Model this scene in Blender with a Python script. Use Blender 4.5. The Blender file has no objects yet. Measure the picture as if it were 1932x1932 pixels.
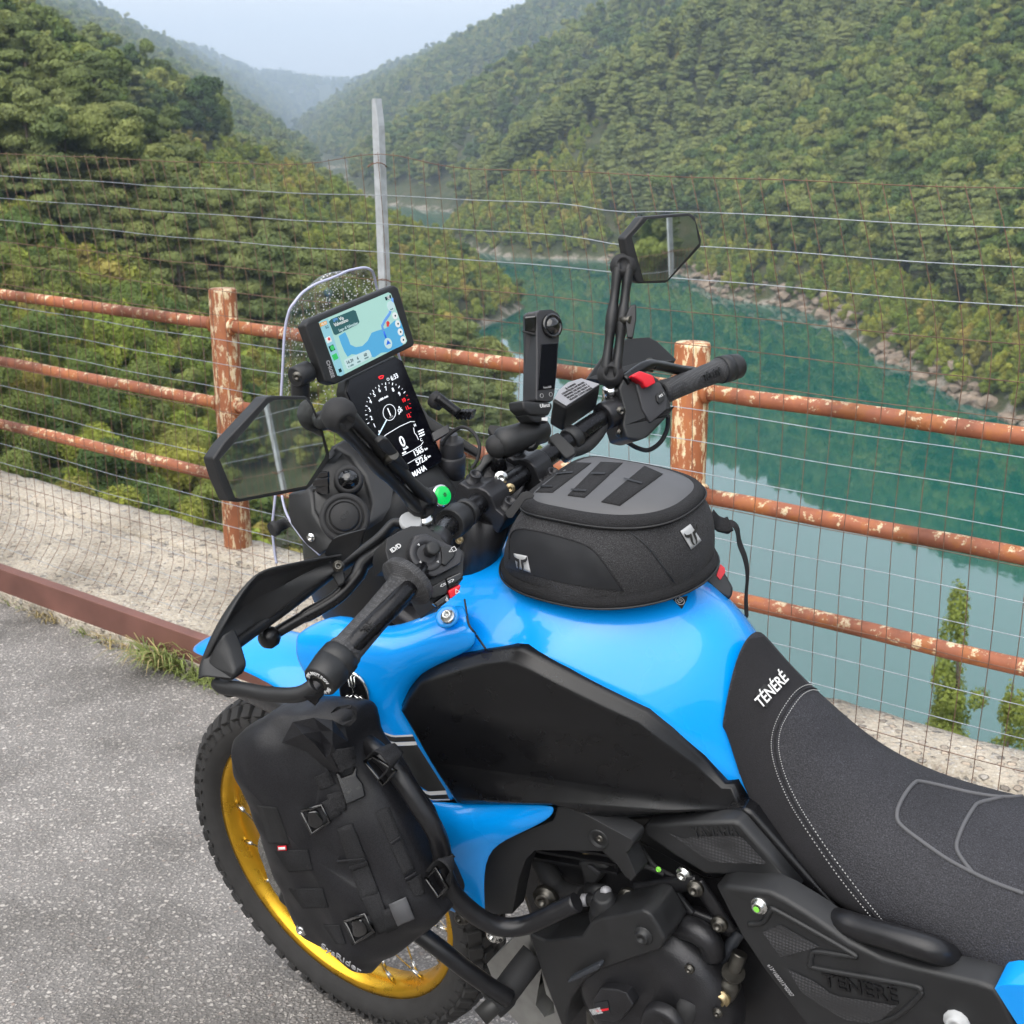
import bpy, bmesh, math, random
import numpy as np
from mathutils import Vector, Matrix
from mathutils.geometry import tessellate_polygon
R = math.radians
sc = bpy.context.scene
COL = sc.collection
rng = random.Random(7)

# ------------------------------------------------------------------ camera
CAM_H, FPX, PITCH = 1.628, 2528.0, R(16.5445)        # metres, focal length for a 1932 px wide frame, tilt down
cam_d = bpy.data.cameras.new('camera'); cam = bpy.data.objects.new('camera', cam_d); COL.objects.link(cam)
cam.location = (0, 0, CAM_H); cam.rotation_euler = (math.pi/2 - PITCH, 0, 0)
cam_d.sensor_width = 36; cam_d.lens = 36*FPX/1932; cam_d.clip_start = .05; cam_d.clip_end = 9000
cam_d.dof.use_dof = True; cam_d.dof.focus_distance = 1.85; cam_d.dof.aperture_fstop = 16.0
sc.camera = cam

# ------------------------------------------------------------------ sky, sun, exposure
SUN_EL, SUN_AZ = R(52), R(-150)        # high and behind-left of the viewer, veiled by cloud
w = bpy.data.worlds.new('World'); sc.world = w; w.use_nodes = True
nt = w.node_tree; bg = nt.nodes['Background']
sky = nt.nodes.new('ShaderNodeTexSky'); sky.sky_type = 'NISHITA'; sky.sun_disc = False
sky.sun_elevation = SUN_EL; sky.sun_rotation = SUN_AZ; sky.air_density = 1.2; sky.dust_density = 4.0; sky.ozone_density = 1.0
hs = nt.nodes.new('ShaderNodeHueSaturation'); hs.inputs['Saturation'].default_value = .36     # thin overcast: a whitened sky
mx = nt.nodes.new('ShaderNodeMix'); mx.data_type = 'RGBA'; mx.inputs[0].default_value = .62
mx.inputs[7].default_value = (8.5, 9.0, 10.0, 1)                                                # even cloud veil
nt.links.new(sky.outputs[0], hs.inputs['Color']); nt.links.new(hs.outputs[0], mx.inputs[6]); nt.links.new(mx.outputs[2], bg.inputs[0])
bg.inputs[1].default_value = .088
sd = bpy.data.lights.new('sun', 'SUN'); sd.energy = 2.1; sd.angle = R(85); sd.color = (1, .95, .87)
sun = bpy.data.objects.new('sun', sd); COL.objects.link(sun)
_sv = Vector((math.sin(SUN_AZ)*math.cos(SUN_EL), math.cos(SUN_AZ)*math.cos(SUN_EL), math.sin(SUN_EL)))
sun.rotation_euler = _sv.to_track_quat('Z', 'Y').to_euler()
vs = sc.view_settings; vs.view_transform = 'Standard'; vs.look = 'None'; vs.exposure = 1.0; vs.gamma = 1; vs.use_curve_mapping = False
sc.cycles.use_adaptive_sampling = True; sc.cycles.adaptive_threshold = .025; sc.cycles.max_bounces = 7; sc.cycles.transparent_max_bounces = 12; sc.cycles.volume_bounces = 0
sc.cycles.caustics_reflective = False; sc.cycles.caustics_refractive = False

# ------------------------------------------------------------------ pixel helpers (measuring the photograph: 1932 px frame)
_F = Vector((0, math.cos(PITCH), -math.sin(PITCH))); _U = Vector((0, math.sin(PITCH), math.cos(PITCH))); _X = Vector((1, 0, 0)); _C = Vector((0, 0, CAM_H))
def ray(u, v): return _F + _X*((u-966)/FPX) - _U*((v-966)/FPX)
def on_z(u, v, z=0.):
    d = ray(u, v); return _C + d*((z-CAM_H)/d.z)
# the parked motorcycle: x forward, y left, z up, leaning on its side stand
BIKE = Matrix.Translation((-.27, 2.1892, 0)) @ Matrix.Rotation(R(143.936), 4, 'Z') @ Matrix.Rotation(-R(10.42), 4, 'X')
BI = BIKE.inverted(); BIR = BI.to_3x3(); _CB = BI @ _C
def q(u, v, y):
    d = BIR @ ray(u, v); return _CB + d*((y-_CB.y)/d.y)
def on_plane(u, v, p0, n):
    d = BIR @ ray(u, v); return _CB + d*(((Vector(p0)-_CB).dot(n))/d.dot(n))
# the bridge edge: t along it (away to the left), s across it (towards the lake)
AL = R(142.3); EA = Vector((math.cos(AL), math.sin(AL), 0)); EN = Vector((math.sin(AL), -math.cos(AL), 0))
def ts(t, s, z): return EA*t + EN*s + Vector((0, 0, z))

# ------------------------------------------------------------------ materials
MATS = {}
def nodes(name):
    m = bpy.data.materials.new(name); m.use_nodes = True; MATS[name] = m
    return m, m.node_tree, m.node_tree.nodes['Principled BSDF']
def N(nt, t, **k):
    n = nt.nodes.new(t)
    for a, b in k.items():
        if hasattr(n, a): setattr(n, a, b)
        else: n.inputs[a.replace('_', ' ')].default_value = b
    return n
def ramp(nt, src, stops):
    r = nt.nodes.new('ShaderNodeValToRGB'); cr = r.color_ramp
    while len(cr.elements) < len(stops): cr.elements.new(.5)
    for e, (p, c) in zip(cr.elements, stops): e.position = p; e.color = (*c, 1) if len(c) == 3 else c
    nt.links.new(src, r.inputs[0]); return r.outputs[0]
def mat(name, col, rough=.5, metal=0., var=.12, scale=30., bump=0., bscale=None, coat=0., spec=.5, **kw):
    """a plain surface with grain: base colour modulated by noise, roughness variation, fine relief"""
    m, nt, b = nodes(name)
    tc = N(nt, 'ShaderNodeTexCoord'); nz = N(nt, 'ShaderNodeTexNoise', Scale=scale, Detail=5.)
    nt.links.new(tc.outputs['Object'], nz.inputs['Vector'])
    lo = tuple(c*(1-var) for c in col); hi = tuple(min(1, c*(1+var)) for c in col)
    nt.links.new(ramp(nt, nz.outputs[0], [(.3, lo), (.7, hi)]), b.inputs['Base Color'])
    rr = ramp(nt, nz.outputs[0], [(.3, (max(.02, rough-.06),)*3), (.7, (min(1, rough+.06),)*3)]); nt.links.new(rr, b.inputs['Roughness'])
    b.inputs['Metallic'].default_value = metal; b.inputs['Coat Weight'].default_value = coat; b.inputs['Coat Roughness'].default_value = .05
    b.inputs['Specular IOR Level'].default_value = spec
    if bump:
        n2 = N(nt, 'ShaderNodeTexNoise', Scale=bscale or scale*8, Detail=3.); nt.links.new(tc.outputs['Object'], n2.inputs['Vector'])
        bp = N(nt, 'ShaderNodeBump', Strength=bump, Distance=.001); nt.links.new(n2.outputs[0], bp.inputs['Height']); nt.links.new(bp.outputs[0], b.inputs['Normal'])
    return m

# ------------------------------------------------------------------ objects
def link(o, parent=None):
    COL.objects.link(o)
    if parent: o.parent = parent
    return o
def tag(o, label=None, cat=None, group=None, kind=None):
    if label: o['label'] = label
    if cat: o['category'] = cat
    if group: o['group'] = group
    if kind: o['kind'] = kind
    return o
def empty(name, mw, parent=None):
    o = bpy.data.objects.new(name, None); o.empty_display_size = .1; COL.objects.link(o); o.matrix_world = mw
    return o
class MB:
    """collects faces; build() links them as one mesh object"""
    def __init__(s): s.v = []; s.f = []; s.sm = []
    def add(s, vs, fs, smooth=True):
        k = len(s.v); s.v += [tuple(x) for x in vs]; s.f += [tuple(i+k for i in f) for f in fs]; s.sm += [smooth]*len(fs); return s
    def box(s, c, half, rot=None):
        c = Vector(c); rot = rot or Matrix.Identity(3)
        vs = [c + rot @ Vector((x*half[0], y*half[1], z*half[2])) for x in (-1, 1) for y in (-1, 1) for z in (-1, 1)]
        return s.add(vs, [(0, 1, 3, 2), (4, 6, 7, 5), (0, 4, 5, 1), (2, 3, 7, 6), (0, 2, 6, 4), (1, 5, 7, 3)], False)
    def tube(s, pts, r, n=12, caps=True, flat=None):
        pts = [Vector(p) for p in pts]; k = len(pts); rs = r if isinstance(r, (list, tuple)) else [r]*k
        up = None; rings = []
        for i, p in enumerate(pts):
            t = (pts[min(i+1, k-1)] - pts[max(i-1, 0)]).normalized()
            if up is None: up = t.orthogonal().normalized() if flat is None else (Vector(flat) - t*t.dot(Vector(flat))).normalized()
            up = (up - t*up.dot(t)).normalized(); b = t.cross(up)
            rr = rs[i] if isinstance(rs[i], tuple) else (rs[i], rs[i])
            rings.append([p + up*(math.cos(2*math.pi*j/n)*rr[0]) + b*(math.sin(2*math.pi*j/n)*rr[1]) for j in range(n)])
        vs = [x for g in rings for x in g]; fs = []
        for i in range(k-1):
            for j in range(n): fs.append((i*n+j, i*n+(j+1) % n, (i+1)*n+(j+1) % n, (i+1)*n+j))
        s.add(vs, fs)
        if caps: s.add(rings[0], [tuple(range(n))[::-1]], False); s.add(rings[-1], [tuple(range(n))], False)
        return s
    def lathe(s, o, ax, prof, n=24, caps=True):
        """prof: (distance along axis, radius)"""
        o = Vector(o); ax = Vector(ax).normalized(); a = ax.orthogonal().normalized(); b = ax.cross(a)
        vs = [o + ax*h + (a*math.cos(2*math.pi*j/n) + b*math.sin(2*math.pi*j/n))*r for h, r in prof for j in range(n)]
        fs = [(i*n+j, i*n+(j+1) % n, (i+1)*n+(j+1) % n, (i+1)*n+j) for i in range(len(prof)-1) for j in range(n)]
        s.add(vs, fs)
        if caps: s.add(vs[:n], [tuple(range(n))[::-1]], False); s.add(vs[-n:], [tuple(range(n))], False)
        return s
    def prism(s, pts, d):
        pts = [Vector(p) for p in pts]; d = Vector(d); n = len(pts)
        tri = tessellate_polygon([pts])
        s.add(pts + [p+d for p in pts], [tuple(t) for t in tri] + [tuple(i+n for i in t[::-1]) for t in tri] , False)
        s.add([p for p in pts] + [p+d for p in pts], [(i, (i+1) % n, (i+1) % n+n, i+n) for i in range(n)], False)
        return s
    def grid(s, rows, close=False):
        m = len(rows[0]); vs = [p for r in rows for p in r]
        fs = [(i*m+j, i*m+(j+1) % m, (i+1)*m+(j+1) % m, (i+1)*m+j) for i in range(len(rows)-1) for j in range(m if close else m-1)]
        return s.add(vs, fs)
    def build(s, name, m, parent=None, twin=False, sub=0, bevel=0., solid=0., flat=False, merge=True, segs=2, mirror=False):
        me = bpy.data.meshes.new(name); me.from_pydata(s.v, [], s.f); me.update()
        me.polygons.foreach_set('use_smooth', [(x and not flat) for x in s.sm])
        bm = bmesh.new(); bm.from_mesh(me)
        if merge: bmesh.ops.remove_doubles(bm, verts=bm.verts, dist=1e-5)
        bmesh.ops.recalc_face_normals(bm, faces=bm.faces); bm.to_mesh(me); bm.free()
        me.materials.append(m if not isinstance(m, str) else MATS[m])
        o = bpy.data.objects.new(name, me); link(o, parent)
        if mirror:
            x = o.modifiers.new('mirror', 'MIRROR'); x.use_axis = (False, True, False); x.merge_threshold = .002
        if solid: x = o.modifiers.new('solid', 'SOLIDIFY'); x.thickness = solid; x.offset = -1
        if bevel:
            x = o.modifiers.new('bevel', 'BEVEL'); x.width = bevel; x.segments = segs; x.limit_method = 'ANGLE'; x.angle_limit = R(28); x.harden_normals = False
            me.polygons.foreach_set('use_smooth', [True]*len(me.polygons))
            e = o.modifiers.new('weighted', 'WEIGHTED_NORMAL'); e.keep_sharp = True
        if sub: x = o.modifiers.new('sub', 'SUBSURF'); x.levels = sub; x.render_levels = sub
        if twin:        # the same part on the other side of the machine
            o2 = o.copy(); o2.data = me.copy(); o2.data.transform(Matrix.Scale(-1, 4, (0, 1, 0))); o2.data.flip_normals(); link(o2, parent)
        return o
def spline(pts, n=6):
    """Catmull-Rom through points"""
    P = [Vector(p) for p in pts]; out = []
    for i in range(len(P)-1):
        a, b, c, d = P[max(i-1, 0)], P[i], P[i+1], P[min(i+2, len(P)-1)]
        for k in range(n):
            t = k/n; out.append(.5*((2*b) + (c-a)*t + (2*a-5*b+4*c-d)*t*t + (3*b-a-3*c+d)*t**3))
    return out + [P[-1]]
def text(name, s, o, xd, yd, size, m, parent=None, ext=.0004, align='CENTER', shear=0., width=None, bold=0., wide=1.):
    """flat lettering as thin geometry: o centre of the line, xd reading direction, yd up; size = letter height"""
    c = bpy.data.curves.new(name, 'FONT'); c.body = s; c.size = 1; c.align_x = align; c.align_y = 'CENTER'; c.extrude = .02; c.shear = shear; c.offset = bold
    c.resolution_u = 3
    t = bpy.data.objects.new(name, c); COL.objects.link(t); bpy.context.view_layer.update()
    me = bpy.data.meshes.new_from_object(t.evaluated_get(bpy.context.evaluated_depsgraph_get())); bpy.data.objects.remove(t); bpy.data.curves.remove(c)
    xd = Vector(xd).normalized(); zd = xd.cross(Vector(yd)).normalized(); yd = zd.cross(xd); k = size/.7
    kx = k*wide
    if width:
        xs = [v.co.x for v in me.vertices]; kx = width/(max(xs)-min(xs))
    me.transform(Matrix((( *(xd*kx),), (*(yd*k),), (*(zd*ext/.02),))).transposed().to_4x4()); me.transform(Matrix.Translation(o))
    me.materials.append(m if not isinstance(m, str) else MATS[m]); me.name = name
    return link(bpy.data.objects.new(name, me), parent)

# ================================================================== SETTING: lake valley
ZW = -28.4                                        # lake level
def wp(u, v): p = on_z(u, v, ZW); return (p.x, p.y)
right_bank = [(95, -260), (90, -60), (80, 25), (64, 75)] + [wp(*a) for a in [(1932, 805), (1880, 777), (1802, 747), (1732, 708), (1663, 673), (1568, 608), (1500, 580), (1428, 573), (1367, 562),
              (1294, 521), (1149, 491), (955, 485), (846, 464), (835, 452), (880, 425), (870, 402), (815, 394), (745, 388), (690, 373), (652, 350)]]
far_end = [(-88, 760), (-150, 1050), (-235, 1500), (-320, 2100), (-425, 3500), (-445, 3500), (-340, 2100), (-250, 1500), (-165, 1050), (-104, 765)]
left_bank = [wp(*a) for a in [(606, 352), (600, 395), (660, 430), (800, 480), (930, 545), (991, 579), (945, 604), (878, 626), (885, 680), (945, 750)]] + [(1, 126), (5, 92), (9, 62), (13, 30), (15, 0), (18, -60), (20, -260)]
LAKE = np.array(right_bank + far_end + left_bank)
def lake_d(x, y):
    """signed distance to the shore, positive on land"""
    a = LAKE; b = np.roll(LAKE, -1, 0); d = np.full(x.shape, 1e9); inside = np.zeros(x.shape, bool)
    for (ax, ay), (bx, by) in zip(a, b):
        ex, ey = bx-ax, by-ay; L = ex*ex+ey*ey
        t = np.clip(((x-ax)*ex+(y-ay)*ey)/L, 0, 1); d = np.minimum(d, np.hypot(x-ax-t*ex, y-ay-t*ey))
        c = ((ay > y) != (by > y)) & (x < (bx-ax)*(y-ay)/(by-ay+1e-12)+ax); inside ^= c
    return np.where(inside, -d, d)
def vnoise(x, y, seed=0):
    xi = np.floor(x).astype(np.int64); yi = np.floor(y).astype(np.int64); fx = x-xi; fy = y-yi
    fx = fx*fx*(3-2*fx); fy = fy*fy*(3-2*fy)
    def h(i, j):
        n = (i*374761393 + j*668265263 + seed*974711) & 0x7fffffff; n = ((n ^ (n >> 13))*1274126177) & 0x7fffffff; n = n ^ (n >> 16)
        return (n & 0xffff)/65535.
    return (h(xi, yi)*(1-fx)+h(xi+1, yi)*fx)*(1-fy) + (h(xi, yi+1)*(1-fx)+h(xi+1, yi+1)*fx)*fy
def height(x, y):
    x = np.asarray(x, float); y = np.asarray(y, float); d = lake_d(x, y)
    left = x < np.interp(y, [-300, 0, 130, 220, 320, 520, 760, 1050, 1500, 2100], [40, 30, 10, 5, -20, -70, -96, -158, -243, -338])
    sl = np.where(left, np.interp(y, [0, 60, 130, 210, 330, 800, 1400], [.62, .66, .71, .54, .45, .62, .95]), np.interp(y, [0, 200, 400, 700, 1200, 2000], [.80, .80, .82, .72, .72, .7]))
    nz = (vnoise(x/70, y/70, 1)-.5)*.5 + (vnoise(x/27, y/27, 2)-.5)*.22 + (vnoise(x/190, y/190, 3)-.5)*.7
    hd = np.clip(d, 0, None); z = sl*hd*(1+.55*nz)
    z = z*np.where(left, 1, 1-.62*np.exp(-((y-790-.25*x)/120)**2))        # side valley between the two right-hand ridges
    cap = 190.; z = cap*(1-np.exp(-z/cap))
    z += np.clip((hd)/3, 0, 1)*.8 + (vnoise(x/6, y/6, 5)-.5)*np.clip(hd/6, 0, 1)*1.2
    far = np.clip((y-2750)/350, 0, 1); far = far*far*(3-2*far)*np.interp(x, [-1200, -700, -420, -300, 200], [150, 125, 88, 82, 120])*(1+.25*nz)     # the ridge that closes the valley
    return np.where(d > 0, np.maximum(ZW + z, ZW + far), np.where(y > 2700, ZW + far, ZW - 6*np.clip(-d/8, 0, 1)))
# ground material: soil, pale rock by the water line, scrub
m, nt, b = nodes('hillside')
geo = N(nt, 'ShaderNodeNewGeometry'); sep = N(nt, 'ShaderNodeSeparateXYZ'); nt.links.new(geo.outputs['Position'], sep.inputs[0])
n1 = N(nt, 'ShaderNodeTexNoise', Scale=.35, Detail=8.); nt.links.new(geo.outputs['Position'], n1.inputs['Vector'])
n2 = N(nt, 'ShaderNodeTexNoise', Scale=2.2, Detail=8., Roughness=.7); nt.links.new(geo.outputs['Position'], n2.inputs['Vector'])
gr = ramp(nt, n1.outputs[0], [(.3, (.035, .05, .016)), (.5, (.06, .075, .025)), (.7, (.10, .09, .045))])
rk = ramp(nt, n2.outputs[0], [(.3, (.13, .105, .085)), (.5, (.33, .29, .24)), (.72, (.47, .43, .36))])
ad = N(nt, 'ShaderNodeMath', operation='ADD'); ml = N(nt, 'ShaderNodeMath', operation='MULTIPLY'); ml.inputs[1].default_value = 9.
nt.links.new(n1.outputs[0], ml.inputs[0]); nt.links.new(sep.outputs[2], ad.inputs[0]); nt.links.new(ml.outputs[0], ad.inputs[1])
mr = N(nt, 'ShaderNodeMapRange'); mr.inputs[1].default_value = ZW+3.9; mr.inputs[2].default_value = ZW+5.4; nt.links.new(ad.outputs[0], mr.inputs[0])
mxx = N(nt, 'ShaderNodeMix', data_type='RGBA'); nt.links.new(mr.outputs[0], mxx.inputs[0]); nt.links.new(rk, mxx.inputs[6]); nt.links.new(gr, mxx.inputs[7])
nt.links.new(mxx.outputs[2], b.inputs['Base Color']); b.inputs['Roughness'].default_value = .95
bp = N(nt, 'ShaderNodeBump', Strength=.8, Distance=.8); nt.links.new(n2.outputs[0], bp.inputs['Height']); nt.links.new(bp.outputs[0], b.inputs['Normal'])
def terrain(name, x0, x1, y0, y1, st, cut=None):
    xs = np.arange(x0, x1+st, st); ys = np.arange(y0, y1+st, st); X, Y = np.meshgrid(xs, ys); Z = height(X, Y); nx = len(xs)
    if cut is not None: Z = np.where((X > cut[0]+st) & (X < cut[1]-st) & (Y > cut[2]+st) & (Y < cut[3]-st), Z-9, Z)
    idx = np.arange(X.size).reshape(X.shape); f = np.stack([idx[:-1, :-1], idx[:-1, 1:], idx[1:, 1:], idx[1:, :-1]], -1).reshape(-1, 4)
    me = bpy.data.meshes.new(name); me.from_pydata(np.stack([X, Y, Z], -1).reshape(-1, 3).tolist(), [], f.tolist()); me.polygons.foreach_set('use_smooth', [True]*len(f)); me.materials.append(MATS['hillside'])
    o = link(bpy.data.objects.new(name, me)); o['kind'] = 'structure'; return o
terrain('hillside', -150, 240, -160, 420, 3.0)
terrain('far_hills', -1500, 1400, -400, 3600, 20.0, (-150, 240, -160, 420))
# lake water: deep turquoise, nearly still
m, nt, b = nodes('lake_water')
geo = N(nt, 'ShaderNodeNewGeometry'); n1 = N(nt, 'ShaderNodeTexNoise', Scale=1.6, Detail=4.); mp = N(nt, 'ShaderNodeMapping'); mp.inputs['Scale'].default_value = (1, .55, 1); mp.inputs['Rotation'].default_value = (0, 0, .5)
nt.links.new(geo.outputs['Position'], mp.inputs[0]); nt.links.new(mp.outputs[0], n1.inputs['Vector'])
n2 = N(nt, 'ShaderNodeTexNoise', Scale=.03, Detail=3.); nt.links.new(geo.outputs['Position'], n2.inputs['Vector'])
bs = ramp(nt, n2.outputs[0], [(.42, (.003,)*3), (.62, (.012,)*3)])
bp = N(nt, 'ShaderNodeBump', Distance=.25); nt.links.new(bs, bp.inputs['Strength']); nt.links.new(n1.outputs[0], bp.inputs['Height']); nt.links.new(bp.outputs[0], b.inputs['Normal'])
nt.links.new(ramp(nt, n2.outputs[0], [(.35, (.002, .080, .062)), (.65, (.003, .095, .072))]), b.inputs['Base Color'])
b.inputs['Roughness'].default_value = .025; b.inputs['IOR'].default_value = 2.2; b.inputs['Specular IOR Level'].default_value = .5
g = MB(); g.add([(-700, -400, ZW), (500, -400, ZW), (500, 2300, ZW), (-700, 2300, ZW)], [(0, 1, 2, 3)], False)
tag(g.build('lake_water', 'lake_water'), kind='structure')

# ------------------------------------------------------------------ trees
def leafmat(name, cols, trans=.35):
    m, nt, b = nodes(name)
    oi = N(nt, 'ShaderNodeObjectInfo'); geo = N(nt, 'ShaderNodeNewGeometry'); nz = N(nt, 'ShaderNodeTexNoise', Scale=.6, Detail=3.)
    tc = N(nt, 'ShaderNodeTexCoord'); nt.links.new(tc.outputs['Object'], nz.inputs['Vector'])
    c1 = ramp(nt, oi.outputs['Random'], [(i/(len(cols)-1), c) for i, c in enumerate(cols)])
    hv = N(nt, 'ShaderNodeHueSaturation'); nt.links.new(c1, hv.inputs['Color'])
    vr = N(nt, 'ShaderNodeMapRange'); vr.inputs[1].default_value = .3; vr.inputs[2].default_value = .7; vr.inputs[3].default_value = .68; vr.inputs[4].default_value = 1.4; nt.links.new(nz.outputs[0], vr.inputs[0]); nt.links.new(vr.outputs[0], hv.inputs['Value'])
    nt.links.new(hv.outputs[0], b.inputs['Base Color']); b.inputs['Roughness'].default_value = .75; b.inputs['Specular IOR Level'].default_value = .2
    tr = N(nt, 'ShaderNodeBsdfTranslucent'); ms = N(nt, 'ShaderNodeMixShader'); ms.inputs[0].default_value = trans
    nt.links.new(hv.outputs[0], tr.inputs['Color']); nt.links.new(b.outputs[0], ms.inputs[1]); nt.links.new(tr.outputs[0], ms.inputs[2])
    nt.links.new(ms.outputs[0], nt.nodes['Material Output'].inputs[0]); return m
leafmat('broad_leaves', [(.070, .120, .040), (.150, .205, .050), (.250, .285, .070), (.105, .160, .046), (.195, .235, .066), (.310, .320, .090), (.120, .180, .052), (.085, .140, .050)])
leafmat('pine_needles', [(0.130, 0.169, 0.063), (0.182, 0.217, 0.071), (0.235, 0.260, 0.084), (0.156, 0.190, 0.076)], .2)
leafmat('shrub_leaves', [(0.204, 0.271, 0.049), (0.285, 0.339, 0.057), (0.378, 0.374, 0.072), (0.163, 0.238, 0.052), (0.432, 0.351, 0.098)])
leafmat('sapling_leaves', [(.24, .30, .07), (.30, .34, .08), (.27, .32, .075)], .5)
mat('bark', (.11, .082, .062), .9, scale=6, var=.4)
def leaf_cloud(centres, n, size, flat=.35, r=None):
    """many small leaf-clump faces spread through ellipsoid clumps; returns verts, faces"""
    r = r or rng; vs = []; fs = []
    tot = sum(c[3]*c[4] for c in centres)
    for cx, cy, cz, rx, rz in centres:
        for _ in range(int(n*rx*rz/tot)+1):
            a = r.uniform(0, 6.283); e = math.asin(r.uniform(-.75, 1)); k = r.uniform(.62, 1.06)
            d = Vector((math.cos(a)*math.cos(e), math.sin(a)*math.cos(e), math.sin(e)))
            p = Vector((cx+d.x*rx*k, cy+d.y*rx*k, cz+d.z*rz*k))
            nn = (d*.9 + Vector((r.uniform(-1, 1), r.uniform(-1, 1), r.uniform(-.5, 1.2)))*(1-flat)).normalized()
            t = nn.orthogonal().normalized(); t.rotate(Matrix.Rotation(r.uniform(0, 6.28), 3, nn)); bb = nn.cross(t); s1 = size*r.uniform(.5, 1.25); s2 = s1*r.uniform(.45, .9)
            i = len(vs); vs += [p-t*s1*.5, p+bb*s2*.5+nn*s1*.08, p+t*s1*.6, p-bb*s2*.5+nn*s1*.05]; fs.append((i, i+1, i+2, i+3))
    return vs, fs
def tree_proto(kind, seed, n, size):
    r = random.Random(seed); H = 10.
    tr = MB(); lean = (r.uniform(-.5, .5), r.uniform(-.5, .5)); cs = []
    if kind == 'pine':
        top = [Vector((lean[0]*k*k, lean[1]*k*k, H*k)) for k in (0, .25, .5, .75, .97)]
        tr.tube(top, [.20, .17, .13, .09, .03], 7)
        for _ in range(24):
            k = r.uniform(.36, 1.0)**.9; a = r.uniform(0, 6.28); L = (1.05-k)*2.7*r.uniform(.5, 1.2)+.35
            p = Vector((lean[0]*k*k+math.cos(a)*L, lean[1]*k*k+math.sin(a)*L, H*k+r.uniform(-.1, .5)))
            tr.tube([Vector((lean[0]*k*k, lean[1]*k*k, H*k-.25)), p], [.05, .02], 4); cs.append((p.x, p.y, p.z, r.uniform(.65, 1.15), r.uniform(.28, .5)))
        cs.append((lean[0], lean[1], H*.99, .6, .6))
    elif kind == 'broad':
        top = [Vector((lean[0]*k, lean[1]*k, H*k)) for k in (0, .2, .42, .62)]; tr.tube(top, [.24, .19, .14, .06], 7)
        for _ in range(19):
            k = r.uniform(.22, .98); a = r.uniform(0, 6.28); w_ = math.sin(math.pi*min(1, max(.05, (k-.08)/.98)))**.7; L = w_*r.uniform(.4, 2.5)
            p = Vector((lean[0]*k+math.cos(a)*L, lean[1]*k+math.sin(a)*L, H*k)); tr.tube([Vector((lean[0]*k*.6, lean[1]*k*.6, H*k*.62)), p], [.06, .02], 4)
            cs.append((p.x, p.y, p.z-.3, r.uniform(.75, 1.45), r.uniform(.6, 1.15)))
    elif kind == 'poplar':
        tr.tube([(0, 0, 0), (.1, 0, 4), (0, .1, 9)], [.16, .11, .03], 7)
        for _ in range(42):
            k = r.uniform(.06, .99); a = r.uniform(0, 6.28); L = (1.04-k)*2.3*r.uniform(.1, 1)**.6+.04; cs.append((math.cos(a)*L, math.sin(a)*L, H*k, r.uniform(.3, .75)*(1.25-k*.9), r.uniform(.25, .6)))
    else:   # shrub: many stems, low and wide
        for _ in range(6):
            a = r.uniform(0, 6.28); L = r.uniform(.5, 2.2); tr.tube([(0, 0, 0), (math.cos(a)*L*.5, math.sin(a)*L*.5, 2.5), (math.cos(a)*L, math.sin(a)*L, r.uniform(5, 8))], [.12, .08, .03], 5)
        for _ in range(17):
            a = r.uniform(0, 6.28); L = r.uniform(0, 3.6)**.9; cs.append((math.cos(a)*L, math.sin(a)*L, r.uniform(1.2, 8.5)*(1-.1*L), r.uniform(.8, 1.6), r.uniform(.8, 1.6)))
    vs, fs = leaf_cloud(cs, n, size, r=r); me = bpy.data.meshes.new('crown'); me.from_pydata([tuple(v) for v in vs], [], fs)
    me.materials.append(MATS['pine_needles' if kind == 'pine' else 'broad_leaves' if kind == 'broad' else 'sapling_leaves' if kind == 'poplar' else 'shrub_leaves'])
    t = bpy.data.meshes.new('trunk'); t.from_pydata(tr.v, [], tr.f); t.materials.append(MATS['bark'])
    return t, me
PROTO = {'broad': [tree_proto('broad', 11+i, 3800, .50) for i in range(4)], 'pine': [tree_proto('pine', 31+i, 3400, .44) for i in range(3)],
         'poplar': [tree_proto('poplar', 51+i, 1700, .40) for i in range(2)], 'shrub': [tree_proto('shrub', 71+i, 4600, .50) for i in range(3)]}
FINE = {'broad': [tree_proto('broad', 111+i, 15000, .24) for i in range(4)], 'pine': [tree_proto('pine', 131+i, 14000, .22) for i in range(4)],
        'poplar': [tree_proto('poplar', 151+i, 12000, .115) for i in range(2)], 'shrub': [tree_proto('shrub', 171+i, 20000, .225) for i in range(3)]}
def frame_uv(x, y, z):
    d = np.stack([x, y, z-CAM_H], -1); f = d @ np.array(_F); return 966+FPX*(d @ np.array(_X))/f, 966-FPX*(d @ np.array(_U))/f, f
nr = np.random.default_rng(5)
def scatter(n, x0, x1, y0, y1, dens_d0):
    x = nr.uniform(x0, x1, n); y = nr.uniform(y0, y1, n); d = lake_d(x, y); ok = d > nr.uniform(1.2, 6, n)
    x, y, d = x[ok], y[ok], d[ok]; return x, y, d
def shore(n):
    x = nr.uniform(-40, 130, n); y = nr.uniform(60, 420, n); d = lake_d(x, y); k = (d > .8) & (d < 22); return x[k], y[k], d[k]
pts = []
def cull(x, y, d, m=220):
    z = height(x, y); u, v, f = frame_uv(x, y, z+4); k = (f > 5) & (u > -m) & (u < 1932+m) & (v > -m-150) & (v < 1600); return x[k], y[k], z[k], d[k]
near = [np.concatenate(a) for a in zip(cull(*scatter(38000, -150, 240, 5, 420, 0)), cull(*scatter(7000, -60, 16, 10, 100, 0)), cull(*shore(26000)))]; far = cull(*scatter(60000, -700, 900, 410, 1400, 0), m=60); vfar = cull(*scatter(26000, -1300, 900, 1400, 3500, 0), m=60)
behind = scatter(2600, 60, 240, -230, 40, 0); zb = height(behind[0], behind[1]); behind = (behind[0], behind[1], zb, behind[2])
T = []      # x, y, z, height, kind index, variant
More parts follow.
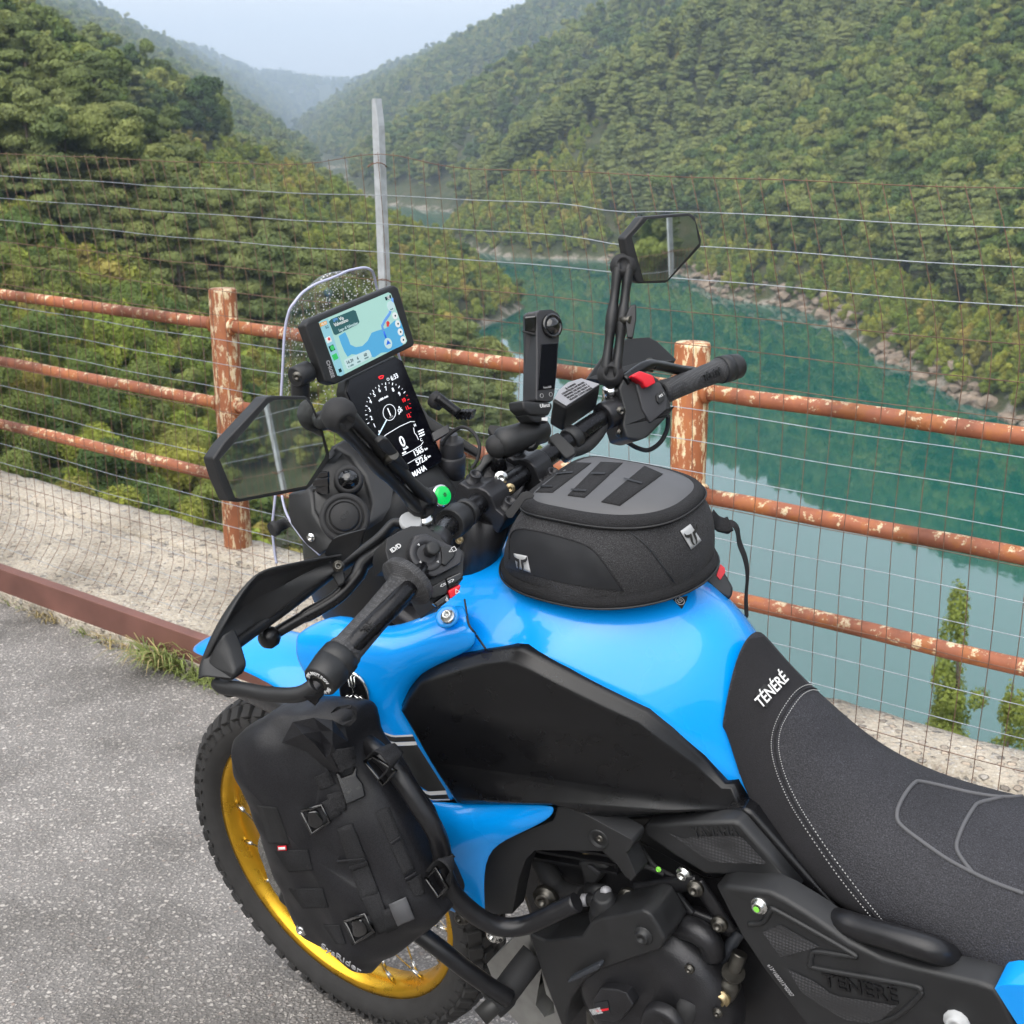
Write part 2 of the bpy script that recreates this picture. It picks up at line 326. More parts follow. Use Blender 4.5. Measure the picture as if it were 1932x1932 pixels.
KINDS = ['broad', 'pine', 'poplar', 'shrub']
for (x, y, z, d), sz in ((near, 1.), (far, 1.5), (vfar, 2.6), (behind, 1.2)):
    pn = vnoise(x/45, y/45, 9); pr = nr.random(len(x)); hh = nr.random(len(x))
    for i in range(len(x)):
        D = math.hypot(x[i], y[i]); lf = x[i] < 14+.02*y[i] and y[i] < 330
        if sz > 1 and sz != 1.2: k = 0 if pr[i] < .8 else 1; h = (7+5*hh[i])*sz*.66
        elif d[i] < 7 or (lf and y[i] > 95 and d[i] < 46*min(1, (y[i]-60)/90)): k = 3 if pr[i] < .72 else 2 if pr[i] < .9 else 0; h = 2.6+2.8*hh[i]
        elif pn[i] > .60 and pr[i] < (.35 if lf else .7) and not (lf and D < 75): k = 1; h = 7+5*hh[i]
        elif lf and D < 135: k = 3 if pr[i] < .60 else 0 if pr[i] < .95 else 2; h = 3.2+3.4*hh[i]
        else: k = 0 if pr[i] < .72 else 3 if pr[i] < .9 else 1; h = (6.5+6*hh[i]) if k != 3 else 3+3*hh[i]
        if sz in (1., 1.2): h *= .78
        if lf and D < 60: h *= .9
        if y[i] < 12 and x[i] < 40: continue
        T.append((x[i], y[i], z[i]-.15, h, k, i, D))
T.sort(key=lambda t: -t[3]/t[6])
# drop trees standing inside one another near the viewer
grid_used = {}; T2 = []
for t in T:
    c = t[3]*(.17 if t[6] > 150 else .22); key = (round(t[0]/c), round(t[1]/c), round(math.log(c)*2))
    if key in grid_used: continue
    grid_used[key] = 1; T2.append(t)
T = T2
vis = []; rest = []
for t in T:
    u, v, f = frame_uv(np.array(t[0]), np.array(t[1]), np.array(t[2]+t[3]*.6))
    hid = (430 < u < 1300 and v > 900) or v > 1250 or u < 0 or u > 1932 or v < 0 or t[1] < 0
    (vis if (not hid and len(vis) < 300) else rest).append(t)
LBL = {0: ('broadleaf_tree', 'tree', 'leafy green tree'), 1: ('pine_tree', 'tree', 'dark green pine'), 2: ('poplar_tree', 'tree', 'slim pale green tree'), 3: ('shrub', 'shrub', 'low bushy green shrub')}
def wh(t):
    u, v, f = frame_uv(np.array(t[0]), np.array(t[1]), np.array(t[2]+t[3]*.6))
    if t[0] > 14+.02*t[1]: return 'on the right bank ' + ('high above the fence' if v < 300 else 'near the water')
    return ('at the far left of the slope, ' if u < 200 else 'on the slope above the left post, ' if u < 450 else 'on the slope behind the windscreen, ' if u < 800 else 'on the point beside the lake, ') + ('above the fence' if v < 300 else 'higher than the rails' if v < 560 else 'behind the rails')
def place_tree(t, nm, label, cat, group, fine=True):
    k = KINDS[t[4]]; S = FINE if fine else PROTO; tr, cr = S[k][t[5] % len(S[k])]; s = t[3]/10
    e = bpy.data.objects.new(nm, None); COL.objects.link(e); e.location = t[:3]; e.rotation_euler = (0, 0, (t[5]*2.399) % 6.283); wd = 1.0 if t[4] != 3 else 1.15
    w1, w2 = .8+.5*((t[5]*.618) % 1), .8+.5*((t[5]*.414) % 1); e.scale = (s*wd*w1, s*wd*w2, s*(.85+.35*((t[5]*.732) % 1))); e.rotation_euler = (.10*(((t[5]*.271) % 1)-.5), .10*(((t[5]*.573) % 1)-.5), e.rotation_euler[2]); tag(e, label, cat, group)
    for nme, me in (('trunk', tr), ('crown', cr)): link(bpy.data.objects.new(nme, me), e)
    return e
for t in vis:
    nm, cat, ph = LBL[t[4]]; side = 'left' if t[0] < 14+.02*t[1] else 'right'
    where = wh(t)
    place_tree(t, nm, f'{ph} {where}', cat, f'{nm.replace("_", " ")}s {where}', t[6] < 170)
# bank trees standing in front of the water at the lower right
for i, (u, vt, D, hgt, k) in enumerate([(1862, 1135, 34, 12.0, 2), (1926, 1300, 31, 8.0, 2), (1800, 1385, 37, 6.0, 2)]):
    dd = ray(u, vt); dd = dd/math.hypot(dd.x, dd.y); top = _C + dd*D
    place_tree((top.x, top.y, top.z-hgt*(.85+.35*((i*.732) % 1)), hgt, k, i, D), 'bank_tree', ['tall slim yellow-green tree rising before the water behind the seat', 'shorter pale tree at the right edge, before the water', 'lowest pale treetop left of the tall one, above the ledge'][i], 'tree', None)
# the rest of the forest is one mass: instances on points
def forest(name, rows, kind):
    if not rows: return
    me = bpy.data.meshes.new(name); me.from_pydata([t[:3] for t in rows], [], [])
    a = me.attributes.new('sc', 'FLOAT_VECTOR', 'POINT'); a.data.foreach_set('vector', [c for t in rows for c in (t[3]/10*(.8+.5*((t[5]*.618) % 1)), t[3]/10*(.8+.5*((t[5]*.414) % 1)), t[3]/10*(.85+.35*((t[5]*.732) % 1)))])
    a = me.attributes.new('rz', 'FLOAT', 'POINT'); a.data.foreach_set('value', [(t[5]*2.399) % 6.283 for t in rows])
    o = link(bpy.data.objects.new(name, me)); tag(o, {'broad': 'mass of leafy trees covering the valley sides', 'pine': 'mass of dark pines scattered over the valley sides', 'poplar': 'mass of slim saplings along the lake shore', 'shrub': 'mass of low shrubs along the lake banks'}[kind], 'forest', kind='stuff')
    ng = bpy.data.node_groups.new(name, 'GeometryNodeTree'); ng.interface.new_socket('Geometry', in_out='INPUT', socket_type='NodeSocketGeometry'); ng.interface.new_socket('Geometry', in_out='OUTPUT', socket_type='NodeSocketGeometry')
    gi = ng.nodes.new('NodeGroupInput'); go = ng.nodes.new('NodeGroupOutput'); jo = ng.nodes.new('GeometryNodeGeometryToInstance')
    for p in protos[kind]:
        ob = ng.nodes.new('GeometryNodeObjectInfo'); ob.inputs[0].default_value = p; ob.transform_space = 'ORIGINAL'; ob.inputs['As Instance'].default_value = True; ng.links.new(ob.outputs['Geometry'], jo.inputs[0])
    ip = ng.nodes.new('GeometryNodeInstanceOnPoints'); ip.inputs['Pick Instance'].default_value = True
    A = ng.nodes.new('GeometryNodeInputNamedAttribute'); A.data_type = 'FLOAT_VECTOR'; A.inputs[0].default_value = 'sc'; Bn = ng.nodes.new('GeometryNodeInputNamedAttribute'); Bn.data_type = 'FLOAT'; Bn.inputs[0].default_value = 'rz'
    cx = ng.nodes.new('ShaderNodeCombineXYZ'); ng.links.new(Bn.outputs[0], cx.inputs[2]); ng.links.new(cx.outputs[0], ip.inputs['Rotation']); ng.links.new(A.outputs[0], ip.inputs['Scale'])
    ng.links.new(gi.outputs[0], ip.inputs['Points']); ng.links.new(jo.outputs[0], ip.inputs['Instance']); ng.links.new(ip.outputs[0], go.inputs[0])
    md = o.modifiers.new('instances', 'NODES'); md.node_group = ng
protos = {}
for k in KINDS:      # prototypes are crowns of real trees standing on the slopes
    got = {}
    for o in COL.objects:
        if o.name.startswith('crown') and o.data in [p[1] for p in PROTO[k]]: got.setdefault(o.data.name, o)
    if len(got) < 2:
        for tr_, cr_ in PROTO[k]:
            if cr_.name not in got:
                t = next(x for x in rest if KINDS[x[4]] == k); rest.remove(t); e = bpy.data.objects.new(LBL[t[4]][0], None); COL.objects.link(e); e.location = t[:3]; e.scale = (t[3]/10,)*3
                tag(e, f'{LBL[t[4]][2]} {wh(t)}', LBL[t[4]][1], f'{LBL[t[4]][0].replace("_", " ")}s {wh(t)}')
                link(bpy.data.objects.new('trunk', tr_), e); got[cr_.name] = link(bpy.data.objects.new('crown', cr_), e)
    protos[k] = list(got.values())
for i, k in enumerate(KINDS): forest({'broad': 'broadleaf_forest', 'pine': 'pine_forest', 'poplar': 'sapling_belt', 'shrub': 'shrub_belt'}[k], [t for t in rest if t[4] == i], k)
print('TREES', len(vis), len(rest))

# boulders along the right-hand water line
mat('shore_rock', (.21, .165, .125), .95, var=.45, scale=.9, bump=.6, bscale=6)
sx, sy = nr.uniform(-60, 120, 60000), nr.uniform(80, 430, 60000); sd_ = lake_d(sx, sy); kk = (sd_ > -.6) & (sd_ < 2.6) & (sx > 14+.02*sy) & (vnoise(sx/14, sy/14, 21) > .38); sx, sy = sx[kk][:900], sy[kk][:900]; sz_ = height(sx, sy)
bmr = bmesh.new(); bmesh.ops.create_icosphere(bmr, subdivisions=1, radius=1); ico_v = [v.co.copy() for v in bmr.verts]; ico_f = [tuple(v.index for v in f.verts) for f in bmr.faces]; bmr.free()
g = MB()
for x, y, z in zip(sx, sy, sz_):
    r_ = .35+1.3*rng.random()**2.5; rot = Matrix.Rotation(rng.uniform(0, 6.28), 3, 'Z') @ Matrix.Rotation(rng.uniform(-.4, .4), 3, 'X'); g.add([Vector((x, y, max(z, ZW)+r_*.12)) + rot @ Vector((v.x*r_*1.3, v.y*r_, v.z*r_*.62))*rng.uniform(.72, 1.12) for v in ico_v], ico_f, False)
tag(g.build('shore_boulders', 'shore_rock', merge=False), 'brown-grey boulders strewn along the right-hand water line', 'rocks', kind='stuff')
# air: pale haze over the valley
m = bpy.data.materials.new('haze'); m.use_nodes = True; nt = m.node_tree; nt.nodes.remove(nt.nodes['Principled BSDF'])
pv = nt.nodes.new('ShaderNodeVolumePrincipled'); pv.inputs['Color'].default_value = (.66, .82, 1, 1); pv.inputs['Density'].default_value = .00042; pv.inputs['Anisotropy'].default_value = .0
nt.links.new(pv.outputs[0], nt.nodes['Material Output'].inputs['Volume'])
HAZE = True
if HAZE:
    g = MB().box((-50, 1600, 94), (1640, 2090, 130)); tag(g.build('haze', m), 'pale blue haze filling the far valley', 'haze', kind='stuff')

# ================================================================== BRIDGE EDGE
def pebble_mat(name, cols, stone, sc1, sc2, bump, rough=.9, dirt=(.05, .045, .035)):
    m, nt, b = nodes(name)
    geo = N(nt, 'ShaderNodeNewGeometry'); P = geo.outputs['Position']
    v1 = N(nt, 'ShaderNodeTexVoronoi', Scale=sc1); v2 = N(nt, 'ShaderNodeTexVoronoi', Scale=sc2); nz = N(nt, 'ShaderNodeTexNoise', Scale=2.2, Detail=8., Roughness=.65); n3 = N(nt, 'ShaderNodeTexNoise', Scale=190., Detail=4.)
    wn = N(nt, 'ShaderNodeTexNoise', Scale=60., Detail=2.); vm = N(nt, 'ShaderNodeVectorMath', operation='MULTIPLY_ADD'); vm.inputs[1].default_value = (.012,)*3
    nt.links.new(P, wn.inputs['Vector']); nt.links.new(wn.outputs['Color'], vm.inputs[0]); nt.links.new(P, vm.inputs[2])
    for v in (v1, v2): nt.links.new(vm.outputs[0], v.inputs['Vector'])
    for v in (nz, n3): nt.links.new(P, v.inputs['Vector'])
    mort = ramp(nt, n3.outputs[0], [(.3, cols[0]), (.7, cols[1])])
    st = ramp(nt, v1.outputs['Color'], [(i/(len(stone)-1), c) for i, c in enumerate(stone)]); s2 = ramp(nt, v2.outputs['Color'], [(i/(len(stone)-1), c) for i, c in enumerate(stone[::-1])])
    a = N(nt, 'ShaderNodeMix', data_type='RGBA'); nt.links.new(ramp(nt, v2.outputs['Distance'], [(.28, (1,)*3), (.42, (0,)*3)]), a.inputs[0]); nt.links.new(mort, a.inputs[6]); nt.links.new(s2, a.inputs[7])
    sel = N(nt, 'ShaderNodeMath', operation='MULTIPLY'); nt.links.new(ramp(nt, v1.outputs['Distance'], [(.30, (1,)*3), (.42, (0,)*3)]), sel.inputs[0])
    sp = N(nt, 'ShaderNodeSeparateColor'); nt.links.new(v1.outputs['Color'], sp.inputs[0]); nt.links.new(ramp(nt, sp.outputs[1], [(.42, (0,)*3), (.5, (1,)*3)]), sel.inputs[1])
    c = N(nt, 'ShaderNodeMix', data_type='RGBA'); nt.links.new(sel.outputs[0], c.inputs[0]); nt.links.new(a.outputs[2], c.inputs[6]); nt.links.new(st, c.inputs[7])
    d = N(nt, 'ShaderNodeMix', data_type='RGBA', blend_type='MULTIPLY'); d.inputs[0].default_value = 1.; nt.links.new(c.outputs[2], d.inputs[6]); nt.links.new(ramp(nt, nz.outputs[0], [(.32, tuple(.45+x for x in dirt)), (.5, (.85,)*3), (.68, (1.15,)*3)]), d.inputs[7])
    nt.links.new(d.outputs[2], b.inputs['Base Color']); b.inputs['Roughness'].default_value = rough
    h = N(nt, 'ShaderNodeMath', operation='SUBTRACT'); nt.links.new(sel.outputs[0], h.inputs[0]); nt.links.new(v2.outputs['Distance'], h.inputs[1])
    bp = N(nt, 'ShaderNodeBump', Strength=bump, Distance=.004); nt.links.new(h.outputs[0], bp.inputs['Height']); nt.links.new(bp.outputs[0], b.inputs['Normal']); return m
pebble_mat('asphalt', ((.14, .132, .125), (.25, .235, .222)), [(.13, .122, .118), (.26, .24, .225), (.40, .365, .335), (.27, .25, .235), (.56, .52, .48), (.19, .177, .17), (.42, .34, .29)], 74., 140., .8, .9)
pebble_mat('old_concrete', ((.40, .35, .28), (.56, .50, .41)), [(.26, .235, .21), (.48, .44, .38), (.64, .60, .53), (.36, .33, .30), (.60, .49, .38), (.20, .185, .17), (.72, .68, .62)], 34., 70., 1.6, .95)
# rusty paint: red-brown with bare orange rust and pale lichen
def rust(name, base, lichen=.54, sc_=14., squash=1.):
    m, nt, b = nodes(name); geo = N(nt, 'ShaderNodeNewGeometry'); mp = N(nt, 'ShaderNodeMapping'); mp.inputs['Scale'].default_value = (1, 1, squash); nt.links.new(geo.outputs['Position'], mp.inputs[0]); P = mp.outputs[0]; n0 = N(nt, 'ShaderNodeTexNoise', Scale=3.2, Detail=4.); nt.links.new(P, n0.inputs['Vector'])
    n1 = N(nt, 'ShaderNodeTexNoise', Scale=sc_, Detail=8., Roughness=.7); n2 = N(nt, 'ShaderNodeTexNoise', Scale=sc_*2.6, Detail=7., Roughness=.72); n3 = N(nt, 'ShaderNodeTexNoise', Scale=150., Detail=3.)
    for n in (n1, n2, n3): nt.links.new(P, n.inputs['Vector'])
    c1 = ramp(nt, n1.outputs[0], [(.35, base), (.52, tuple(x*1.25 for x in base)), (.60, (.36, .13, .045)), (.72, (.22, .075, .03))])
    c2 = ramp(nt, n3.outputs[0], [(.3, (.50, .36, .19)), (.6, (.68, .58, .42))])
    sp = N(nt, 'ShaderNodeSeparateXYZ'); nt.links.new(geo.outputs['Normal'], sp.inputs[0]); ma = N(nt, 'ShaderNodeMath', operation='MULTIPLY_ADD'); ma.inputs[1].default_value = .05
    nt.links.new(sp.outputs[2], ma.inputs[0]); nt.links.new(n2.outputs[0], ma.inputs[2])
    mx_ = N(nt, 'ShaderNodeMix', data_type='RGBA'); nt.links.new(ramp(nt, ma.outputs[0], [(lichen, (0,)*3), (lichen+.035, (1,)*3)]), mx_.inputs[0]); nt.links.new(c1, mx_.inputs[6]); nt.links.new(c2, mx_.inputs[7])
    dk = N(nt, 'ShaderNodeMix', data_type='RGBA', blend_type='MULTIPLY'); dk.inputs[0].default_value = 1.; nt.links.new(mx_.outputs[2], dk.inputs[6]); nt.links.new(ramp(nt, n0.outputs[0], [(.36, (.42, .38, .36)), (.52, (.95, .93, .9)), (.66, (1.2, 1.15, 1.05))]), dk.inputs[7])
    nt.links.new(dk.outputs[2], b.inputs['Base Color']); b.inputs['Roughness'].default_value = .66
    bp = N(nt, 'ShaderNodeBump', Strength=.5, Distance=.002); nt.links.new(n2.outputs[0], bp.inputs['Height']); nt.links.new(bp.outputs[0], b.inputs['Normal']); return m
rust('rusty_rail', (.25, .086, .046), .585, 13.); rust('rusty_post', (.26, .090, .038), .53, 20., .30); mat('kerb_iron', (.165, .075, .060), .6, .1, .22, 7., .4, 120)
mat('galvanised', (.42, .44, .46), .42, .85, .15, 60); mat('wire_zinc', (.40, .43, .47), .4, .7, .2, 40); mat('wire_rust', (.17, .10, .07), .8, .2, .35, 25); mat('stake_zinc', (.50, .53, .56), .5, .35, .18, 35, .3)
# road and ledge
def slab(name, m, s0, s1, z0, z1, t0=-14., t1=26., bev=.006):
    g = MB(); g.prism([ts(t0, s0, z0), ts(t0, s1, z0), ts(t0, s1, z1), ts(t0, s0, z1)], EA*(t1-t0)); return g.build(name, m, bevel=bev)
tag(slab('road', 'asphalt', -7., 2.383, -.9, 0, -30, 40, 0), kind='structure')
led = empty('bridge_ledge', Matrix.Identity(4)); tag(led, 'pale weathered concrete ledge with pebbles under the railing and wire fence', 'ledge')
# top surface with uneven wear; a joint runs along it
def ledge_top(name, s0, s1, zt, seed):
    g = MB(); r = random.Random(seed); rows = []
    for i in range(0, 261):
        t = -6 + i*.06; row = []
        for j in range(0, int((s1-s0)/.035)+1):
            s = min(s1, s0+j*.035); e = min(s-s0, s1-s); z = zt + (r.random()-.5)*.004 - (.008*r.random() if e < .02 else 0); row.append(ts(t, s + ((r.random()-.5)*.012 if e < .02 and s > 2.6 else 0), z))
        if s1-(s0+(len(row)-1)*.035) > .006: row.append(ts(t, s1+(r.random()-.5)*.012, zt-.004*r.random()))
        rows.append(row)
    g.grid(rows); lo = [[p - Vector((0, 0, .9)) for p in (rw[0], rw[-1])] for rw in rows]
    g.grid([[rw[0], l[0]] for rw, l in zip(rows, lo)]); g.grid([[rw[-1], l[1]] for rw, l in zip(rows, lo)])
    return g.build(name, 'old_concrete', led, merge=True)
ledge_top('inner_slab', 2.392, 2.925, .118, 1); ledge_top('outer_slab', 2.937, 3.15, .124, 2)
slab('bedding', 'old_concrete', 2.40, 3.12, -.9, .07, -6, 9.6, 0).parent = led
g = MB(); g.prism([ts(-6, 2.380, .038), ts(-6, 2.390, .038), ts(-6, 2.390, .114), ts(-6, 2.418, .116), ts(-6, 2.418, .124), ts(-6, 2.380, .124)], EA*15.6)
tag(g.build('kerb_iron', 'kerb_iron', bevel=.003), 'long red-brown steel angle edging the kerb beside the road', 'kerb edging')
slab('kerb_footing', 'old_concrete', 2.376, 2.40, -.3, .040, -6, 9.6, .004).parent = led
# railing
SP = 3.06
rl = empty('railing', Matrix.Translation(ts(1.76, SP, .12))); RI = rl.matrix_world.inverted(); tag(rl, 'rusty red-brown pipe railing with lichen on the bridge ledge', 'railing')
posts = [-3.85, -1.98, -.11, 1.765, 3.625, 5.5, 7.4]
def in_rl(pts): return [RI @ p for p in pts]
rr_ = random.Random(3)
for t in posts:
    g = MB(); b0 = RI @ ts(t, SP, 0); g.lathe(b0, (0, 0, 1), [(.085, .05), (.13, .049), (1.045, .048), (1.052, .045), (1.054, .02)], 24); g.build('post', 'rusty_post', rl)
for a, b_ in zip(posts[:-1], posts[1:]):
    for z in (.928, .646, .374):
        pts_ = [ts(a+(b_-a)*k/10, SP-.005, z+(rr_.random()-.5)*.004) for k in range(11)]
        g = MB(); g.tube(in_rl(pts_), .0215, 14); o = g.build('rail', 'rusty_rail', rl)
        for tt in (a+.052, b_-.052):
            g = MB(); g.lathe(RI @ ts(tt-.008, SP-.005, z), EA, [(0, .0225), (.003, .030), (.010, .032), (.016, .028), (.02, .0225)], 14, False); g.build('weld_collar', 'rusty_post', o)
# wire mesh fence in front of the railing
fe = empty('wire_mesh_fence', Matrix.Translation(ts(2.35, 2.55, .12))); FI = fe.matrix_world.inverted(); tag(fe, 'welded wire mesh fence along the bridge edge, taller than the rusty railing', 'fence')
def wob(t, z):
    bend = max(0, (z-1.15)/.36)**1.4*.085
    return (t + bend*(.35+.65*min(1, abs(t-2.36)*1.2)) + .004*math.sin(7*t+9*z), 2.55 - .10*max(0, (.30-z)/.18)**2 + .006*math.sin(1.7*t+.8)+.004*math.sin(4.3*t+3*z)+.05*bend,
            z + .0028*math.sin(3.1*t+1.3*z) + .0014*math.sin(11*t+5*z) + (.03*math.exp(-((t-2.37)/.18)**2) if z > 1.45 else 0) - (.010*math.exp(-((t-1.62)/.10)**2) if 1.35 < z < 1.47 else 0))
FT0, FT1 = -6.4, 5.2
for k in range(20):
    z = 1.500-.0713*k; g = MB(); g.tube([FI @ ts(*wob(FT0+(FT1-FT0)*i/180, z)) for i in range(181)], .00100, 5)
    g.build('horizontal_wire', 'wire_rust' if k in (0, 4, 5, 6, 10, 13, 16) else 'wire_zinc', fe)
for k in range(int((FT1-FT0)/.0535)):
    t = FT0 + k*.0535 + .002*rr_.random(); g = MB(); g.tube([FI @ ts(*[a+b_ for a, b_ in zip(wob(t, .135+1.37*i/22), (0, .0022, 0))]) for i in range(23)], .00098, 4); g.build('vertical_wire', 'wire_rust', fe)
for t, lab in ((2.375, 'pale galvanised steel stake holding the wire fence, behind the windscreen'), (.02, 'galvanised fence stake nearest the seat, right of the frame'), (-2.35, 'galvanised fence stake farthest back, seen in a mirror'), (4.75, 'galvanised fence stake beyond the left edge')):
    g = MB(); s0 = 2.558; tilt = Vector((.012, 0, 0))
    for pr in ([(0, 0), (.023, 0), (.023, .003), (0, .003)], [(0, .003), (.003, .003), (.003, .023), (0, .023)]):
        lo_ = [ts(t+a, s0+b_, .10) for a, b_ in pr]; hi_ = [ts(t+a*.96+.03, s0+b_*.96+.006, 1.60) for a, b_ in pr]; tp = [ts(t+.012+(a-.012)*.5+.033, s0+b_+.006, 1.665) for a, b_ in pr]
        g.add(lo_+hi_+tp, [(0, 1, 2, 3)[::-1], (8, 9, 10, 11)] + [(i, (i+1) % 4, (i+1) % 4+4, i+4) for i in range(4)] + [(i+4, (i+1) % 4+4, (i+1) % 4+8, i+8) for i in range(4)], False)
    o = g.build('fence_stake', 'stake_zinc', None); tag(o, lab, 'stake', 'fence stakes')
    for z in (.5, .86, 1.215, 1.505):
        g = MB(); c = ts(t+.008+.03*(z-.1)/1.5, 2.562, z); g.tube([c + EA*(.026*math.cos(a)) + EN*(.022*math.sin(a)) + Vector((0, 0, .006*math.sin(2*a))) for a in [i*6.283/14 for i in range(15)]], .0014, 5); g.build('tie_wire', 'wire_rust', o)
# grass growing at the kerb
m = mat('grass', (.16, .20, .05), .7, var=.4, scale=9)
mat('dry_grass', (.34, .27, .12), .8, var=.3, scale=9)
def tuft(u, v, n, L, mt, lab, nm):
    c = on_z(u, v, 0); g = MB(); r = random.Random(n)
    for _ in range(n):
        a = r.uniform(0, 6.28); k = r.uniform(.3, 1)*L; sp_ = r.gauss(0, .055); b0 = c + EA*sp_ + EN*r.gauss(0, .012); d = Vector((math.cos(a), math.sin(a), 0)) - EN*.25; si = Vector((-d.y, d.x, 0)).normalized()*.0022
        up = Vector((0, 0, 1)); ps = [b0, b0+d*k*.25+up*k*.38, b0+d*k*.6+up*k*.5, b0+d*k*.95+up*k*.38]
        g.add([ps[0]-si, ps[0]+si, ps[1]-si, ps[1]+si, ps[2]-si*.7, ps[2]+si*.7, ps[3]], [(0, 1, 3, 2), (2, 3, 5, 4), (4, 5, 6)])
    tag(g.build(nm, mt, merge=False), lab, 'grass', kind='stuff')
tuft(315, 1262, 150, .17, 'grass', 'green grass tuft growing at the foot of the kerb', 'grass_tuft'); tuft(300, 1258, 45, .17, 'dry_grass', 'dry straw stalks in the grass tuft by the kerb', 'dry_stalks'); tuft(385, 1290, 80, .09, 'grass', 'small grass patch at the kerb nearest the handguard', 'grass_patch')
for i, (u, v, n_, L_) in enumerate([(30, 1142, 30, .05), (95, 1170, 45, .07), (170, 1200, 26, .05), (225, 1222, 40, .08), (430, 1300, 50, .08)]): tuft(u, v, n_, L_, 'dry_grass' if i % 2 else 'grass', ['tiny weed at the far left of the kerb', 'dry weed low on the kerb, left of the grass tuft', 'tiny green weed between two dry ones at the kerb', 'dry weed next to the green grass tuft', 'grass sprig nearest the front tyre'][i], 'kerb_weed')

# ================================================================== MOTORCYCLE
from mathutils.bvhtree import BVHTree
def Zf(u0, v0, k): return lambda x, y: (u0+k*x, v0+k*y)
V = Zf(0, 0, 1)
z1 = Zf(380.3, 486.8, .25197); z2 = Zf(836.7, 380.3, .31496); z3 = Zf(365.1, 943.2, .28347); z4 = Zf(365.1, 1293.1, .29921); z5 = Zf(867.1, 1445.2, .27559); z6 = Zf(1323.5, 1217, .37014)
za = Zf(730.2, 821.5, .17323); zb_ = Zf(912.8, 836.7, .27559); zt = Zf(715, 1064.9, .3937); zh = Zf(486.8, 821.5, .19685); ze = Zf(897.5, 1445.2, .19685); zr = Zf(1217, 1521.3, .37008)
def Q(z, x, y, Y): return q(*z(x, y), Y)
def view_dir(p): return (_CB - Vector(p)).normalized()
# paints and plastics
mat('blue_paint', (.000, .310, .90), .30, 0, .02, 3, coat=.7, spec=.3)
mat('black_plastic', (.0135, .014, .0155), .52, var=.2, bump=.12, bscale=900)
mat('satin_black', (.0055, .0055, .0065), .30, var=.1, bump=.05, bscale=1200, spec=.4)
mat('gloss_black', (.006, .006, .007), .08, var=.1, coat=.6)
mat('grey_plastic', (.030, .030, .034), .5, var=.15, bump=.1, bscale=900)
mat('cast_black', (.024, .024, .027), .36, .4, .2, bump=.35, bscale=500)
mat('bar_black', (.012, .012, .014), .28, .5, .15, 60)
mat('frame_black', (.013, .013, .015), .35, .2, .15, 60)
mat('rubber', (.016, .016, .0175), .75, var=.2, bump=.2, bscale=700)
mat('steel', (.62, .62, .60), .25, 1., .1, 80); mat('chrome', (.75, .75, .74), .12, 1., .05, 80); mat('dark_steel', (.10, .095, .085), .35, .9, .2, 80); mat('brassy', (.42, .33, .19), .35, .9, .2, 80)
mat('alloy', (.33, .33, .32), .5, .7, .15, 40)
mat('gold_rim', (.72, .40, .030), .30, .85, .08, 30)
mat('red_plastic', (.62, .010, .022), .4, var=.06); mat('white_print', (.72, .72, .72), .5, var=.05); mat('grey_print', (.33, .33, .34), .5, var=.05); mat('orange_sticker', (.80, .22, .01), .5, var=.05)
mat('label_grey', (.30, .30, .32), .5, .3, .06); mat('dark_print', (.02, .02, .02), .5); mat('silver_sticker', (.44, .45, .46), .6, 0., .05)
mat('hose', (.030, .034, .042), .5, var=.1); mat('paint_mark', (.25, .75, .08), .6)
def emis(name, col, st=1.):
    m, nt, b = nodes(name); b.inputs['Base Color'].default_value = (*[c*.2 for c in col], 1); b.inputs['Emission Color'].default_value = (*col, 1); b.inputs['Emission Strength'].default_value = st; b.inputs['Roughness'].default_value = .25; return m
# patterned rubber: grips and pads
def knurl(name, col, sc_, strength=.8, vor=True):
    m, nt, b = nodes(name); tc = N(nt, 'ShaderNodeTexCoord'); v = N(nt, 'ShaderNodeTexVoronoi', Scale=sc_); v.inputs['Randomness'].default_value = .0; nt.links.new(tc.outputs['Object'], v.inputs['Vector'])
    nt.links.new(ramp(nt, v.outputs['Distance'], [(.2, tuple(c*1.3 for c in col)), (.5, tuple(c*.55 for c in col))]), b.inputs['Base Color']); b.inputs['Roughness'].default_value = .68
    bp = N(nt, 'ShaderNodeBump', Strength=strength, Distance=.001); bp.invert = True; nt.links.new(v.outputs['Distance'], bp.inputs['Height']); nt.links.new(bp.outputs[0], b.inputs['Normal']); return m
knurl('grip_rubber', (.060, .060, .064), 420.); knurl('pad_rubber', (.042, .042, .046), 230., .9)
def fabric(name, col, sc_, bump=.6, rough=.85, sparkle=0.):
    m, nt, b = nodes(name); tc = N(nt, 'ShaderNodeTexCoord'); n1 = N(nt, 'ShaderNodeTexNoise', Scale=sc_, Detail=2.); n2 = N(nt, 'ShaderNodeTexVoronoi', Scale=sc_*.8); n3 = N(nt, 'ShaderNodeTexNoise', Scale=9., Detail=3.)
    for n in (n1, n2, n3): nt.links.new(tc.outputs['Object'], n.inputs['Vector'])
    a = N(nt, 'ShaderNodeMix', data_type='RGBA', blend_type='MULTIPLY'); a.inputs[0].default_value = 1.
    nt.links.new(ramp(nt, n1.outputs[0], [(.35, tuple(c*.55 for c in col)), (.62, tuple(c*1.35 for c in col))] + ([(.72, tuple(c*(1.3+sparkle) for c in col))] if sparkle else [])), a.inputs[6]); nt.links.new(ramp(nt, n3.outputs[0], [(.3, (.8,)*3), (.7, (1.15,)*3)]), a.inputs[7])
    nt.links.new(a.outputs[2], b.inputs['Base Color']); b.inputs['Roughness'].default_value = rough; b.inputs['Specular IOR Level'].default_value = .3
    bp = N(nt, 'ShaderNodeBump', Strength=bump, Distance=.0008); nt.links.new(n2.outputs['Distance'], bp.inputs['Height']); nt.links.new(bp.outputs[0], b.inputs['Normal']); return m
